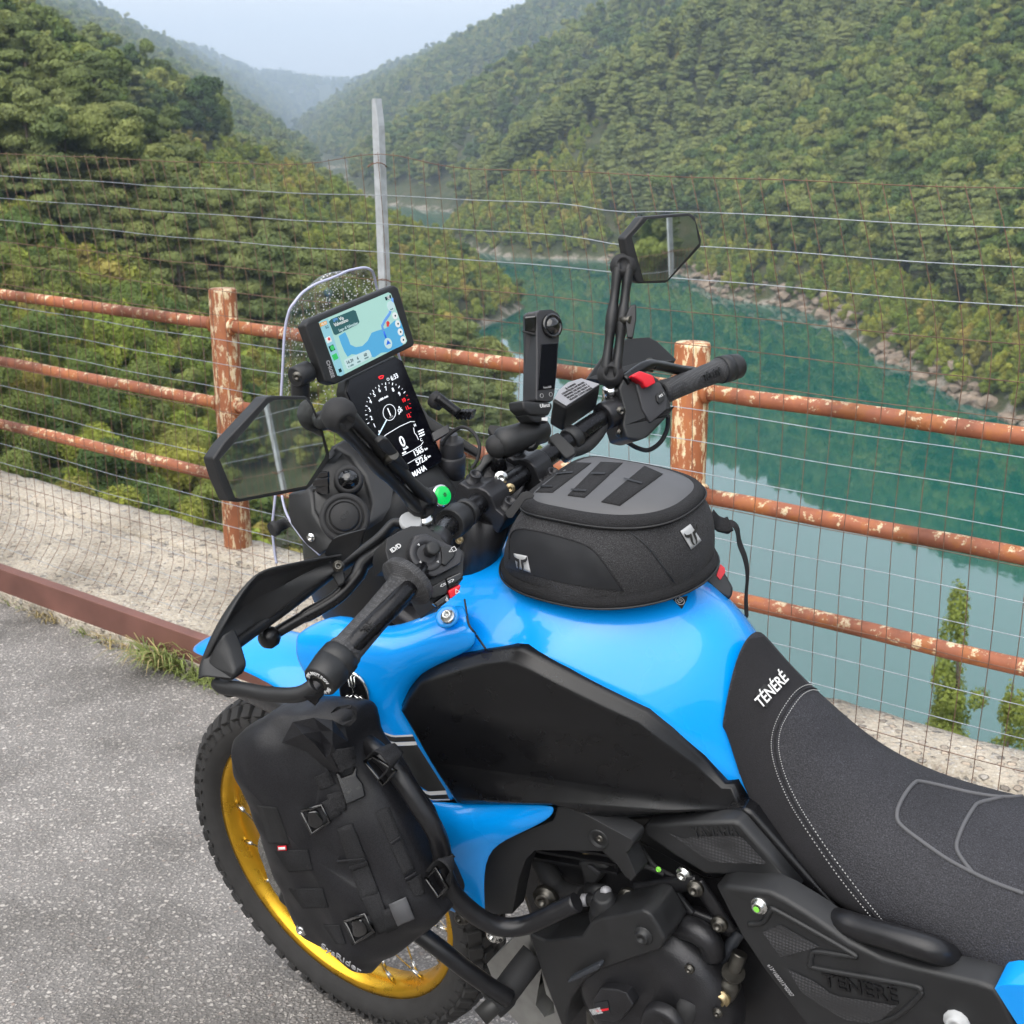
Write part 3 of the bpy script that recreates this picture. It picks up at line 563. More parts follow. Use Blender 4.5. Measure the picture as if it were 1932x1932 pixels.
fabric('seat_grain', (.027, .027, .032), 620., .8, .72, .9); fabric('seat_suede', (.017, .0165, .019), 1500., .25, .85); fabric('bag_cordura', (.040, .040, .043), 800., .7, .9, .8); fabric('webbing', (.018, .018, .020), 900., .8, .85); fabric('dry_tarpaulin', (.0125, .0125, .0148), 700., .05, .46)
mat('bag_vinyl', (.013, .014, .017), .5, var=.1, bump=.08, bscale=600); mat('lid_eva', (.075, .076, .082), .55, var=.06, bump=.06, bscale=900); mat('velcro', (.012, .012, .013), 1., var=.4, scale=700, bump=.8, bscale=900)
m, nt, b = nodes('screen_plexi'); b.inputs['Base Color'].default_value = (.9, .92, .95, 1); b.inputs['Roughness'].default_value = .05
tr = N(nt, 'ShaderNodeBsdfTransparent', Color=(.95, .96, .97, 1)); fz = N(nt, 'ShaderNodeLayerWeight', Blend=.12); ms = N(nt, 'ShaderNodeMixShader'); gs = N(nt, 'ShaderNodeBsdfGlossy', Roughness=.06)
nt.links.new(fz.outputs['Facing'], ms.inputs[0]); nt.links.new(tr.outputs[0], ms.inputs[1]); nt.links.new(gs.outputs[0], ms.inputs[2]); nt.links.new(ms.outputs[0], nt.nodes['Material Output'].inputs[0])
m, nt, b = nodes('plexi_edge'); b.inputs['Base Color'].default_value = (.66, .68, .90, 1); b.inputs['Roughness'].default_value = .25; b.inputs['Transmission Weight'].default_value = .35
m, nt, b = nodes('mirror_glass'); b.inputs['Base Color'].default_value = (.86, .90, .88, 1); b.inputs['Metallic'].default_value = 1.; b.inputs['Roughness'].default_value = .015
m, nt, b = nodes('droplet'); b.inputs['Base Color'].default_value = (.85, .88, .84, 1); b.inputs['Transmission Weight'].default_value = .35; b.inputs['Roughness'].default_value = .08; b.inputs['IOR'].default_value = 1.33
m, nt, b = nodes('display_glass'); b.inputs['Base Color'].default_value = (.004, .004, .007, 1); b.inputs['Roughness'].default_value = .12; b.inputs['Specular IOR Level'].default_value = .35
# tyre
mat('tyre', (.030, .029, .029), .85, var=.25, scale=40, bump=.3, bscale=300)

# things that ride on the machine keep their own base point
BASES = {}
_link0 = link
def link(o, parent=None):
    _link0(o, parent)
    if parent is not None and parent.name in BASES: o.matrix_parent_inverse = Matrix.Translation(-BASES[parent.name])
    return o
def thing_b(name, base, label, cat, group=None):
    base = Vector(base); e = bpy.data.objects.new(name, None); e.empty_display_size = .1; COL.objects.link(e); e.matrix_world = BIKE @ Matrix.Translation(base); BASES[e.name] = base; tag(e, label, cat, group); return e
bike = thing_b('motorcycle', (0, 0, 0), 'sky blue adventure motorcycle with gold front rim, parked beside the bridge railing', 'motorcycle')
def trace(name, m, z, pts, p0, n, th=.01, bevel=.002, parent=None, out=0., segs=2):
    """outline seen in the photograph, laid on its own plane (point p0, normal n) and given thickness"""
    n = Vector(n).normalized(); p0 = Vector(p0) + n*out; P = [on_plane(*z(*a), p0, n) for a in pts]
    return MB().prism(P, -n*th).build(name, m, parent or bike, bevel=bevel, segs=segs)
def inset(P, d):
    """move a closed outline inwards in the side plane (x,z)"""
    n = len(P); A = sum(P[i].x*P[(i+1) % n].z - P[(i+1) % n].x*P[i].z for i in range(n)); s = 1 if A > 0 else -1; out = []
    for i in range(n):
        e1 = (P[i]-P[i-1]); e2 = (P[(i+1) % n]-P[i]); n1 = Vector((-e1.z, 0, e1.x)).normalized()*s; n2 = Vector((-e2.z, 0, e2.x)).normalized()*s
        b = n1+n2; L = max(.55, b.length_squared/2); out.append(P[i] + b/(2*L)*d*1.0)
    return out
def pillow(name, m, z, pts, rings, back=.015, parent=None, sub=0, bevel=0., mirror=False, taper=None):
    """side panel with rolled edge: pts (x, y, Y); rings (inset, rise)"""
    P = [Q(z, *a) for a in pts]; g = MB(); loops = [[p + Vector((0, -back, 0)) for p in P]]
    tp = taper or [1]*len(P)
    for d, h in rings: loops.append([p0.lerp(p1, k) + Vector((0, h*(.4+.6*k), 0)) for p0, p1, k in zip(P, inset(P, d) if d else P, tp)])
    for a, b in zip(loops[:-1], loops[1:]): g.grid([a, b], close=True)
    L = loops[-1]; tri = tessellate_polygon([[Vector((p.x, p.z, 0)) for p in L]]); g.add(L, [tuple(t) for t in tri])
    return g.build(name, m, parent or bike, sub=sub, bevel=bevel, twin=mirror)
def side_panel(name, m, z, pts, Y, th=.012, bevel=.003, parent=None, mirror=False, segs=2):
    P = [Q(z, a[0], a[1], a[2] if len(a) > 2 else Y) for a in pts]; return MB().prism(P, (0, -th, 0)).build(name, m, parent or bike, bevel=bevel, twin=mirror, segs=segs)
def bolt(p, n, r, parent=None, m='dark_steel', h=None, name='bolt'):
    n = Vector(n).normalized(); p = Vector(p); h = h or r*.8
    g = MB(); g.lathe(p, n, [(-r*.6, r*1.5), (0, r*1.5), (r*.12, r*1.4), (r*.13, r), (h*.9, r), (h, r*.85), (h, r*.5), (h*.45, r*.45), (h*.45, .0001)], 12, False); return g.build(name, m, parent or bike)
def tubez(name, m, z, pts, r, parent=None, n=14, sp=6, **k):
    return MB().tube(spline([Q(z, *a) for a in pts], sp), r, n, **k).build(name, m, parent or bike)
def caster(objs):
    bpy.context.view_layer.update(); dg = bpy.context.evaluated_depsgraph_get(); trees = []
    for o in objs: trees.append(BVHTree.FromObject(o, dg))
    def f(u, v):
        best = None; d = (BIR @ ray(u, v)).normalized()
        for t in trees:
            h = t.ray_cast(_CB, d)
            if h[0] is not None and (best is None or h[3] < best[2]): best = (h[0], h[1], h[3])
        if best is None: return None
        n = best[1]; n = -n if n.dot(d) > 0 else n
        return best[0], n
    return f
def strip(name, m, cast, z, top, bot, parent, lift=.0012, n=14, nv=3, th=0., clamp=False):
    """printed band or sewn strap lying on a surface: two edges in the photograph"""
    def samp(L, k):
        P = [Vector((*z(*a), 0)) for a in L]; ds = [0]
        for a, b in zip(P[:-1], P[1:]): ds.append(ds[-1]+(b-a).length)
        s = k*ds[-1]
        for i in range(len(P)-1):
            if s <= ds[i+1]+1e-9: t = (s-ds[i])/max(1e-9, ds[i+1]-ds[i]); return P[i].lerp(P[i+1], t)
        return P[-1]
    rows = []; last = None
    for i in range(n+1):
        a = samp(top, i/n); b = samp(bot, i/n); row = []
        if clamp:       # pull the outer edge in until it meets the surface
            for k in range(30):
                if cast(a.x, a.y) is not None: break
                a = a.lerp(b, .06)
        for j in range(nv+1):
            p = a.lerp(b, j/nv); h = cast(p.x, p.y)
            if h is None: h = last
            if h is None: continue
            last = h; row.append(h[0] + (h[1]*.4+view_dir(h[0])*.6)*lift)
        if len(row) == nv+1: rows.append(row)
    if len(rows) < 2: return None
    return MB().grid(rows).build(name, m, parent, solid=th)

# ---------------------------------------------------------------- front wheel
wh_c = Vector((0, 0, .343)); WK = .972
wheel = MB(); prof = [(-.030, .283), (-.040, .292), (-.047, .306), (-.048, .320), (-.043, .332), (-.030, .341), (-.012, .346), (.012, .346), (.030, .341), (.043, .332), (.048, .320), (.047, .306), (.040, .292), (.030, .283)]
def ring_mesh(prof, n=96):
    g = MB(); g.grid([[wh_c + Vector((r*WK*math.cos(a), y, r*WK*math.sin(a))) for y, r in prof] for a in [2*math.pi*i/n for i in range(n+1)]]); return g
fw = ring_mesh(prof).build('front_tyre', 'tyre', bike)
kn = MB(); N_K = 58
for i in range(N_K):
    for (y, r, hw, hl, tilt, ph) in ((-.036, .337, .012, .011, -.75, 0), (.036, .337, .012, .011, .75, 0), (-.0155, .3455, .010, .0125, -.25, .5), (.0155, .3455, .010, .0125, .25, .5), (0, .3465, .006, .010, 0, 0)):
        if y == 0 and i % 2: continue
        a = 2*math.pi*(i+ph)/N_K; er = Vector((math.cos(a), 0, math.sin(a))); et = Vector((-math.sin(a), 0, math.cos(a))); up = (er*math.cos(tilt) + Vector((0, 1, 0))*math.sin(tilt)).normalized(); si = et.cross(up)
        rot = Matrix((si, et, up)).transposed(); kn.box(wh_c + er*r*WK + Vector((0, y, 0)) + up*.002, (hw, hl, .006), rot)
tag(kn.build('tread_knobs', 'tyre', fw, bevel=.0015, segs=1, merge=False), kind='stuff')
side = MB()
for i in range(120):
    a = 2*math.pi*i/120; er = Vector((math.cos(a), 0, math.sin(a))); et = Vector((-math.sin(a), 0, math.cos(a)))
    if i % 2: side.box(wh_c + er*.322*WK + Vector((0, .0475, 0)), (.006, .004, .0035), Matrix((er, et, Vector((0, 1, 0)))).transposed())
tag(side.build('sidewall_ribs', 'tyre', fw, merge=False), kind='stuff')
rim = ring_mesh([(-.031, .286), (-.031, .275), (-.027, .268), (-.020, .266), (-.012, .258), (.012, .258), (.020, .266), (.027, .268), (.031, .275), (.031, .286), (.026, .284), (.024, .275), (.014, .268), (-.014, .268), (-.024, .275), (-.026, .284), (-.031, .286)]).build('rim', 'gold_rim', bike)
hub = MB().lathe((0, -.06, .343), (0, 1, 0), [(0, .045), (.006, .045), (.008, .022), (.112, .022), (.114, .045), (.12, .045)], 28).build('hub', 'dark_steel', bike)
for i in range(36):
    s = 1 if i % 2 else -1; a = 2*math.pi*i/36; a2 = a + (.32 if (i//2) % 2 else -.32); h0 = wh_c + Vector((.04*math.cos(a2*1.0), s*.055, .04*math.sin(a2))); r1 = wh_c + Vector((.252*math.cos(a), s*.012, .252*math.sin(a)))
    g = MB(); g.tube([h0, r1], .0018, 6); d = (r1-h0).normalized(); g.tube([r1-d*.022, r1-d*.002], [.0035, .0042], 6); g.build('spoke', 'steel', bike)
for s in (-1, 1):
    g = MB(); pr = [(.085, .002), (.141, .002), (.141, -.002), (.085, -.002), (.085, .002)]
    g.grid([[wh_c + Vector(((r+(.003*math.sin(10*a) if r > .1 else 0))*math.cos(a), s*.066+y, r*math.sin(a))) for r, y in pr] for a in [2*math.pi*i/60 for i in range(61)]]); g.build('brake_disc', 'steel', bike)
# fork: legs, guards, triple clamps
AX = Vector((-math.sin(R(27)), 0, math.cos(R(27))))
for s in (-1, 1):
    f0 = Vector((.0, s*.098, .33)); MB().tube([f0, f0+AX*.40], [.027, .025], 18).build('fork_slider', 'black_plastic', bike); MB().tube([f0+AX*.34, f0+AX*.80], .0265, 18).build('fork_tube', 'bar_black', bike)
    MB().lathe(f0+AX*.795, AX, [(0, .027), (.006, .028), (.012, .028), (.014, .02), (.022, .019), (.03, .018)], 6).build('fork_cap', 'steel', bike)
    MB().box(f0 + AX*.12 + Vector((.012, s*.012, 0)), (.028, .02, .13), Matrix.Rotation(-R(27), 3, 'Y')).build('fork_guard', 'black_plastic', bike, bevel=.008)
for k in (.58, .765):
    c = Vector((0, 0, .33))+AX*k - Vector((.03, 0, .015)); MB().box(c, (.055, .135, .016), Matrix.Rotation(-R(27), 3, 'Y')).build('triple_clamp', 'cast_black', bike, bevel=.012)
# mudguard: long beak over the wheel
rows = []
for x, zc, w_, dr in ((.275, .720, .006, .000), (.262, .735, .022, .004), (.22, .757, .045, .010), (.14, .783, .062, .018), (.04, .795, .072, .026), (-.06, .785, .078, .032), (-.16, .745, .080, .040), (-.22, .70, .080, .045)):
    rows.append([Vector((x, w_*t, zc - dr*abs(t)**2.2 - (.004 if abs(t) > .9 else 0))) for t in (-1, -.8, -.4, 0, .4, .8, 1)])
MB().grid(rows).build('mudguard', 'blue_paint', bike, sub=2, solid=.004)

# ---------------------------------------------------------------- tank
def interp(x, pts): return float(np.interp(x, [p[0] for p in pts][::-1], [p[1] for p in pts][::-1]))
def crown(ye, ze, L, n=2.2, m=1.0):
    """height of a rounded section whose far shoulder just meets the sight line z = L - .77|y|"""
    lo, hi = .0, .3
    for _ in range(40):
        D = (lo+hi)/2; mxv = max(ze + D*(1-t**n)**m + .77*ye*t for t in [k/40 for k in range(40)])
        lo, hi = (D, hi) if mxv < L else (lo, D)
    return lo
BE = [Q(zt, *a) for a in [(515, 405, .166), (640, 397, .162), (770, 442, .158), (900, 510, .153), (1100, 610, .140), (1290, 700, .126), (1400, 790, .119), (1550, 930, .108), (1660, 1050, .098)]]
YE = [(-.44, .172)] + [(p.x, p.y) for p in BE] + [(-.95, .085)]; ZE = [(-.44, 1.005)] + [(p.x, p.z) for p in BE] + [(-.95, .82)]
LL = [(-.747, 1.0965), (-.775, 1.078), (-.801, 1.0595), (-.84, 1.016), (-.88, .972), (-.93, .92)]
rows = []
for x in (-.445, -.50, -.56, -.62, -.68, -.73, -.77, -.80, -.835, -.87, -.92):
    ye, ez = interp(x, YE), interp(x, ZE); D = crown(ye, ez, interp(x, LL)) if x < -.74 else interp(x, [(-.44, 1.075), (-.50, 1.093), (-.56, 1.100), (-.68, 1.098), (-.74, 1.080)])-ez
    if x < -.74: D = min(D, 1.082-ez)
    if x < -.83: ye -= .004; D -= .010
    if x < -.86: ye -= .010; D -= .02
    rows.append([Vector((x, ye*t, ez + D*(1-t**2.2))) for t in (0, .25, .5, .7, .85, .95, 1)] + [Vector((x, ye-.006, ez-.045))])
tank = MB().grid(rows).build('fuel_tank', 'blue_paint', bike, sub=2, mirror=True)
# front tank cover / radiator shroud, upper part
UP = [[(z3, 672, 888, .240), (z3, 985, 703, .200), (zt, 10, 318, .185), (zt, 200, 246, .16), (zt, 408, 168, .128)],
      [(z3, 667, 915, .252), (z3, 990, 770, .232), (zt, 14, 350, .212), (zt, 215, 290, .19), (zt, 418, 215, .158)],
      [(z3, 663, 985, .258), (z3, 985, 930, .252), (zt, 20, 430, .228), (zt, 230, 360, .203), (zt, 448, 300, .172)],
      [(z3, 665, 1060, .262), (z3, 960, 1080, .258), (zt, 10, 520, .236), (zt, 220, 440, .206), (zt, 512, 405, .170)],
      [(z3, 740, 1185, .265), (z3, 1000, 1230, .261), (zt, 5, 610, .238), (zt, 130, 545, .216), (zt, 212, 500, .196)],
      [(z3, 830, 1335, .266), (z3, 1085, 1400, .260), (zt, 0, 700, .240), (zt, 65, 680, .226), (zt, 112, 660, .212)],
      [(z3, 846, 1376, .266), (z3, 1190, 1520, .258), (zt, 60, 815, .236), (zt, 120, 805, .226), (zt, 178, 785, .212)],
      [(V, 660, 1400, .262), (V, 735, 1440, .254), (zt, 150, 960, .230), (zt, 220, 950, .220), (zt, 278, 950, .208)],
      [(V, 740, 1530, .248), (V, 790, 1530, .240), (zt, 280, 1140, .224), (zt, 340, 1140, .214), (zt, 392, 1140, .203)]]
shroud = MB().grid([[Q(*a) for a in r] for r in UP]).build('radiator_shroud', 'blue_paint', bike, sub=2, solid=.004, twin=True)
LO = [[(V, 738, 1524, .249), (zt, 220, 1128, .235), (zt, 392, 1143, .204), (zt, 620, 1146, .196), (zt, 838, 1150, .189)],
      [(V, 745, 1540, .252), (zt, 240, 1160, .237), (zt, 410, 1165, .210), (zt, 620, 1165, .200), (zt, 846, 1172, .192)],
      [(V, 770, 1585, .252), (zt, 300, 1245, .238), (zt, 460, 1250, .218), (zt, 640, 1240, .206), (zt, 832, 1222, .194)],
      [(V, 786, 1615, .244), (V, 830, 1610, .236), (V, 880, 1607, .222), (zt, 520, 1353, .210), (zt, 660, 1300, .200)],
      [(V, 800, 1650, .238), (V, 838, 1640, .230), (V, 870, 1632, .222), (ze, 10, 830, .216), (ze, 74, 820, .212)],
      [(V, 820, 1690, .230), (V, 850, 1690, .226), (V, 878, 1690, .220), (ze, 15, 1250, .216), (ze, 80, 1280, .212)],
      [(V, 836, 1716, .226), (V, 855, 1724, .222), (V, 878, 1735, .218), (ze, 20, 1560, .214), (ze, 104, 1590, .210)]]
shroud2 = MB().grid([[Q(*a) for a in r] for r in LO]).build('lower_shroud', 'blue_paint', bike, sub=2, solid=.004, twin=True)
PT = [(110, 660, .212), (150, 585, .205), (212, 503, .196), (290, 475, .190), (515, 411, .168), (640, 397, .164), (692, 404, .162), (770, 442, .159), (900, 510, .154), (1100, 610, .141), (1290, 700, .127), (1400, 790, .120), (1550, 930, .109), (1660, 1050, .099), (1706, 1050, .096), (1748, 1140, .096), (1752, 1166, .097),
      (1480, 1190, .128), (1150, 1206, .158), (1105, 1222, .161), (1000, 1185, .172), (862, 1150, .188), (640, 1147, .195), (440, 1146, .202), (394, 1136, .204), (330, 1030, .206), (260, 920, .208), (180, 780, .211)]
tpanel = pillow('tank_side_panel', 'satin_black', zt, PT, [(0, -.004), (.0015, .002), (.005, .0045), (.013, .0085), (.019, .014), (.024, .0165), (.034, .018)], .03, mirror=True, taper=[1 if a[0] < 1500 else .5 if a[0] < 1600 else .15 for a in PT])
bolt(Q(zt, 328, 247, .186), (-.2, .55, .85), .0062, m='steel', h=.006)
MB().lathe(Q(zt, 328, 252, .180), Vector((-.2, .55, .85)), [(0, .016), (.003, .0155), (.004, .012)], 24).build('bolt_boss', 'blue_paint', bike)
cs = caster([shroud, shroud2])
# livery bands
for nm, mt, a, b_ in (('pinstripe', 'white_print', [(842, 1380), (1185, 1512), (1325, 1567), (1456, 1561)], [(848, 1390), (1185, 1524), (1325, 1579), (1463, 1573)]),
                      ('livery_band', 'dark_print', [(850, 1391), (1185, 1525), (1325, 1580), (1464, 1574)], [(900, 1440), (1190, 1562), (1330, 1612), (1478, 1606)]),
                      ('pinstripe', 'white_print', [(905, 1443), (1190, 1563), (1330, 1613), (1479, 1607)], [(960, 1482), (1210, 1588), (1345, 1636), (1489, 1632)])):
    strip(nm, mt, cs, z3, a, b_, shroud, .0015, 22, 2)
for nm, mt, a, b_ in (('livery_block', 'dark_print', [(1150, 330), (1290, 382), (1410, 375)], [(1330, 570), (1480, 668), (1592, 662)]), ('pinstripe', 'white_print', [(1330, 615), (1480, 669), (1590, 662)], [(1370, 640), (1490, 692), (1598, 686)]),
                      ('livery_band', 'dark_print', [(1380, 645), (1490, 693), (1600, 687)], [(1420, 675), (1500, 716), (1612, 714)]), ('pinstripe', 'white_print', [(1425, 677), (1502, 717), (1613, 715)], [(1435, 684), (1506, 724), (1617, 722)])):
    strip(nm, mt, cs, z4, a, b_, shroud, .0015, 18, 8)
# oval tuning-fork style badge
h = cs(*z3(1072, 1285))
if h:
    c, nn = h; up = Vector((0, 0, 1)); up = (up-nn*up.dot(nn)).normalized(); rt = nn.cross(up); bd = MB(); K = 36
    def ov(k, z_): return [c + nn*z_ + rt*(math.cos(2*math.pi*i/K)*.0200*k) + (up*.9+rt*.0)*(math.sin(2*math.pi*i/K)*.0335*k) for i in range(K)]
    bd.grid([ov(1.05, 0), ov(1.05, .002), ov(.98, .0035), ov(.88, .0028)], close=True); bo = bd.build('badge', 'chrome', bike)
    g = MB(); L = ov(.90, .003); g.add(L, [tuple(range(K))], False); g.build('badge_field', 'gloss_black', bo)
    for k in range(3):
        a = R(90+120*k); d = (rt*math.cos(a)*.0185 + up*math.sin(a)*.0285); sd = (rt*-math.sin(a) + up*math.cos(a)).normalized(); g = MB(); g.tube([c+nn*.0042 + d*.1, c+nn*.0042 + d*.95], .0011, 6)
        for s in (-1, 1): g.tube([c+nn*.0042+d*.35, c+nn*.0042+d*.42+sd*s*.0042, c+nn*.0042+d*.92+sd*s*.0046], .0009, 6)
        g.build('badge_fork', 'chrome', bo)

# ---------------------------------------------------------------- seat
SB = [(-.80, .072, .975)] + [(lambda p: (p.x, p.y, p.z))(Q(z6, *a)) for a in [(135, 470, .082), (166, 690, .090), (235, 815, .098), (460, 1075, .111), (700, 1352, .122), (940, 1422, .130), (1100, 1478, .136), (1290, 1588, .142), (1500, 1688, .148)]] + [(-1.35, .152, .75), (-1.6, .14, .80)]
SL = [(-.80, 1.066), (-.84, 1.032), (-.878, .992), (-.915, .9626), (-.955, .9296), (-.994, .9116), (-1.045, .8986), (-1.094, .8976), (-1.151, .8996), (-1.22, .905), (-1.35, .915), (-1.6, .95)]
def seat_rows():
    out = []
    for x in (-.833, -.840, -.87, -.91, -.955, -1.0, -1.06, -1.12, -1.20, -1.32, -1.5):
        yb, zb = interp(x, [(a[0], a[1]) for a in SB]), interp(x, [(a[0], a[2]) for a in SB]); n_, m_ = interp(x, [(-.83, 2.2), (-.97, 2.6)]), interp(x, [(-.83, 1.0), (-.87, .92), (-.97, .62)]); D = crown(yb, zb, interp(x, SL), n_, m_)
        out.append([Vector((x, yb*t, zb + D*(1-t**n_)**m_)) for t in (0, .2, .4, .6, .76, .88, .96, 1)] + [Vector((x, yb-.012, zb-.014))])
    return out
seat = MB().grid(seat_rows()).build('seat', 'seat_grain', bike, sub=3, mirror=True)
# seat trim: suede nose, stitching, sewn welts
def follow(cast, z, pts, n, lift):
    P = [Vector((*z(*a), 0)) for a in pts]; C = spline(P, max(2, n//(len(P)-1))); out = []
    for p in C:
        h = cast(p.x, p.y)
        if h: out.append(h[0] + h[1]*lift)
    return out
csd = caster([seat])
SEAM1 = [(600, 230), (545, 206), (480, 235), (415, 320), (372, 410), (356, 500), (368, 590), (400, 690), (450, 800), (510, 900), (600, 1035), (700, 1175), (800, 1300), (885, 1400)]
SEAM2 = [(605, 240), (560, 232), (505, 262), (445, 345), (405, 425), (393, 505), (405, 590), (437, 690), (490, 800), (550, 900), (640, 1035), (745, 1175), (850, 1310), (930, 1405)]
EDGE = [(330, 6), (250, 18), (195, 60), (150, 130), (122, 240), (124, 350), (135, 470), (150, 580), (166, 690), (235, 815), (340, 935), (460, 1075), (580, 1220), (700, 1352)]
strip('seat_nose_cover', 'seat_suede', csd, z6, [(a[0]-30, a[1]-45 if a[1] < 100 else a[1]) if a[0] < 260 else (a[0]+60, a[1]-60) if a[1] < 20 else (a[0]-30, a[1]+15) for a in EDGE], SEAM1, seat, .0014, 48, 12, clamp=True)
def stitches(name, pts, parent, m, step=2, r=.0006):
    g = MB()
    for i in range(0, len(pts)-1, step): g.tube([pts[i], pts[i].lerp(pts[i+1], .9)], r, 4)
    return tag(g.build(name, m, parent, merge=False), kind='stuff')
mat('thread', (.42, .42, .42), .8); mat('welt', (.085, .085, .092), .7, var=.1)
stitches('stitching', follow(csd, z6, SEAM1, 220, .002), seat, 'thread'); stitches('stitching', follow(csd, z6, SEAM2, 220, .0014), seat, 'thread')
g = MB(); mid = [((a[0]+b_[0])/2, (a[1]+b_[1])/2) for a, b_ in zip(SEAM1, SEAM2)]; g.tube(follow(csd, z6, mid, 120, .0006), .0012, 6); g.build('seam', 'seat_suede', seat)
for pts_ in ([(1644, 772), (1520, 775), (1380, 755), (1250, 725), (1120, 697), (1085, 705), (1045, 750), (1010, 810), (996, 860), (1003, 900), (1040, 940), (1120, 1000), (1250, 1090), (1380, 1160), (1500, 1215), (1644, 1268)], [(1530, 778), (1420, 805), (1385, 835), (1340, 910), (1310, 980), (1300, 1030), (1320, 1080), (1385, 1165)]):
    g = MB(); g.tube(follow(csd, z6, pts_, 110, .0004), .0026, 8); g.build('welt', 'welt', seat)
h = csd(*z6(350, 235)); c, nn = h
xd = (csd(*z6(410, 168))[0]-csd(*z6(300, 285))[0]).normalized(); yd = nn.cross(xd)
pl = [z6(*a) for a in [(268, 262), (318, 198), (334, 212), (408, 138), (430, 178), (345, 262), (352, 275), (327, 322), (305, 312), (300, 292)]]
P = []
for a in pl:
    k = csd(*a); P.append(c + (k[0]-c) - nn*((k[0]-c).dot(nn)) + nn*.0016)
o = MB().prism(P, -nn*.003).build('seat_badge', 'rubber', seat)
text('seat_badge_lettering', 'TÉNÉRÉ', c + nn*.0055, xd, yd, .014, 'white_print', o, width=.056, bold=.012, shear=.1)

# ---------------------------------------------------------------- windscreen
edge = [(V, 622, 526, .010), (V, 600, 534, .030), (V, 587, 541, .043), (V, 570, 553, .063), (V, 556, 570, .078), (V, 545, 588, .087), (V, 537, 628, .096), (V, 533, 701, .110), (V, 529, 776, .125), (V, 525, 860, .140), (V, 519, 940, .158), (V, 514, 995, .168), (V, 518, 1040, .176), (V, 522, 1063, .180)]
E3 = [Q(*a) for a in edge]; rows = []
for i, e in enumerate(E3):
    k = min(1, .1+i/8); rows.append([Vector((e.x + .050*k*(1-t*t), e.y*t, e.z + (.004*(1-t*t) if i < 3 else 0))) for t in (-1, -.8, -.55, -.25, 0, .25, .55, .8, 1)])
ws = MB().grid(rows).build('windscreen', 'screen_plexi', bike, sub=2)
top_ = [rows[0][8-j] for j in range(9)][::-1]
rimL = spline(E3, 5); rimR = [Vector((p.x, -p.y, p.z)) for p in rimL]
MB().tube(rimR[::-1] + rimL, .0019, 8).build('windscreen_edge', 'plexi_edge', ws)
cw = caster([ws]); g = MB(); rr = random.Random(4)
for _ in range(1500):
    u, v = rr.uniform(530, 735), rr.uniform(515, 800); hh = cw(u, v)
    if hh and rr.random() < 1.1-(v-515)/420:
        r_ = rr.uniform(.0006, .0016) ; g.lathe(hh[0]+hh[1]*.0001, hh[1], [(0, r_), (r_*.45, r_*.75), (r_*.7, .0001)], 6, False)
tag(g.build('raindrops', 'droplet', ws, merge=False), kind='stuff')
# lower side screen
LS = [(228, 575, .165), (262, 720, .172), (330, 850, .178), (440, 1000, .186), (590, 1142, .196), (300, 1225, .20), (180, 1225, .196), (165, 1080, .19), (175, 700, .172)]
side_panel('side_screen', 'screen_plexi', zh, LS, .18, .003, .0)
MB().tube(spline([Q(zh, *a) for a in LS[:5]], 6), .0018, 8).build('side_screen_edge', 'plexi_edge', bike)
MB().lathe(Q(zh, 130, 905, .19), Vector((-.2, -1, .05)), [(0, .010), (.008, .011), (.01, .008), (.04, .008)], 14).build('screen_post', 'rubber', bike)

# ---------------------------------------------------------------- cockpit: inner fairing, instrument, brackets
core = MB()   # headlight shell and nose filling the cockpit
rows = []
for x, z0, z1_, w0, w1 in ((-.10, .88, 1.06, .06, .05), (-.16, .86, 1.14, .10, .08), (-.24, .85, 1.18, .125, .10), (-.31, .86, 1.17, .12, .085), (-.35, .88, 1.13, .10, .06)):
    rows.append([Vector((x, w0*.7, z0)), Vector((x, w0, (z0+z1_)/2)), Vector((x, w1, z1_-.03)), Vector((x, w1*.5, z1_)), Vector((x, -w1*.5, z1_)), Vector((x, -w1, z1_-.03)), Vector((x, -w0, (z0+z1_)/2)), Vector((x, -w0*.7, z0))])
core.grid(rows, close=True); core.add(rows[0], [tuple(range(8))]); core.add(rows[-1], [tuple(range(8))]); core.build('headlight_shell', 'black_plastic', bike, sub=2)
pillow('inner_fairing', 'black_plastic', zh, [(700, 110, .10), (760, 105, .095), (900, 190, .08), (1040, 380, .085), (1110, 640, .115), (1080, 800, .14), (1000, 935, .165), (900, 955, .175), (760, 930, .182), (640, 880, .186), (545, 720, .178), (530, 560, .165), (540, 380, .15), (620, 270, .13)], [(0, -.003), (.002, .001), (.008, .003), (.02, .004)], .04)
pillow('fairing_trim', 'black_plastic', zh, [(305, 560, .172), (420, 535, .17), (500, 500, .165), (530, 570, .17), (545, 725, .182), (640, 885, .19), (740, 1000, .193), (700, 1080, .20), (610, 1140, .203), (480, 1040, .195), (330, 840, .184), (300, 700, .178)], [(0, 0), (.002, .003), (.008, .005)], .03)
nA = Vector((-.62, .55, .55)).normalized()
pA = Q(zh, 830, 790, .172)
g = MB(); g.lathe(pA, nA, [(-.004, .033), (.001, .033), (.004, .031), (.005, .026), (.003, .0255), (.003, .0235), (.0075, .023), (.0085, .0205), (.006, .020), (.006, .019), (.011, .0185), (.0125, .017), (.0125, .0001)], 36, False); ob = g.build('abs_button', 'rubber', bike)
text('abs_lettering', 'ABS', pA+nA*.013, Vector((-.35, -.80, .35)), Vector((.6, 0, .7)), .007, 'black_plastic', ob)
pB = Q(zh, 868, 425, .128); MB().lathe(pB, nA, [(-.01, .020), (0, .019), (.003, .017), (.005, .012), (.008, .010), (.011, .006), (.012, .0001)], 24, False).build('socket_cap', 'gloss_black', bike)
MB().lathe(pB-nA*.004, nA, [(0, .020), (.006, .0195), (.009, .0165), (.008, .0125), (.004, .0125)], 24, False).build('socket_ring', 'rubber', bike)
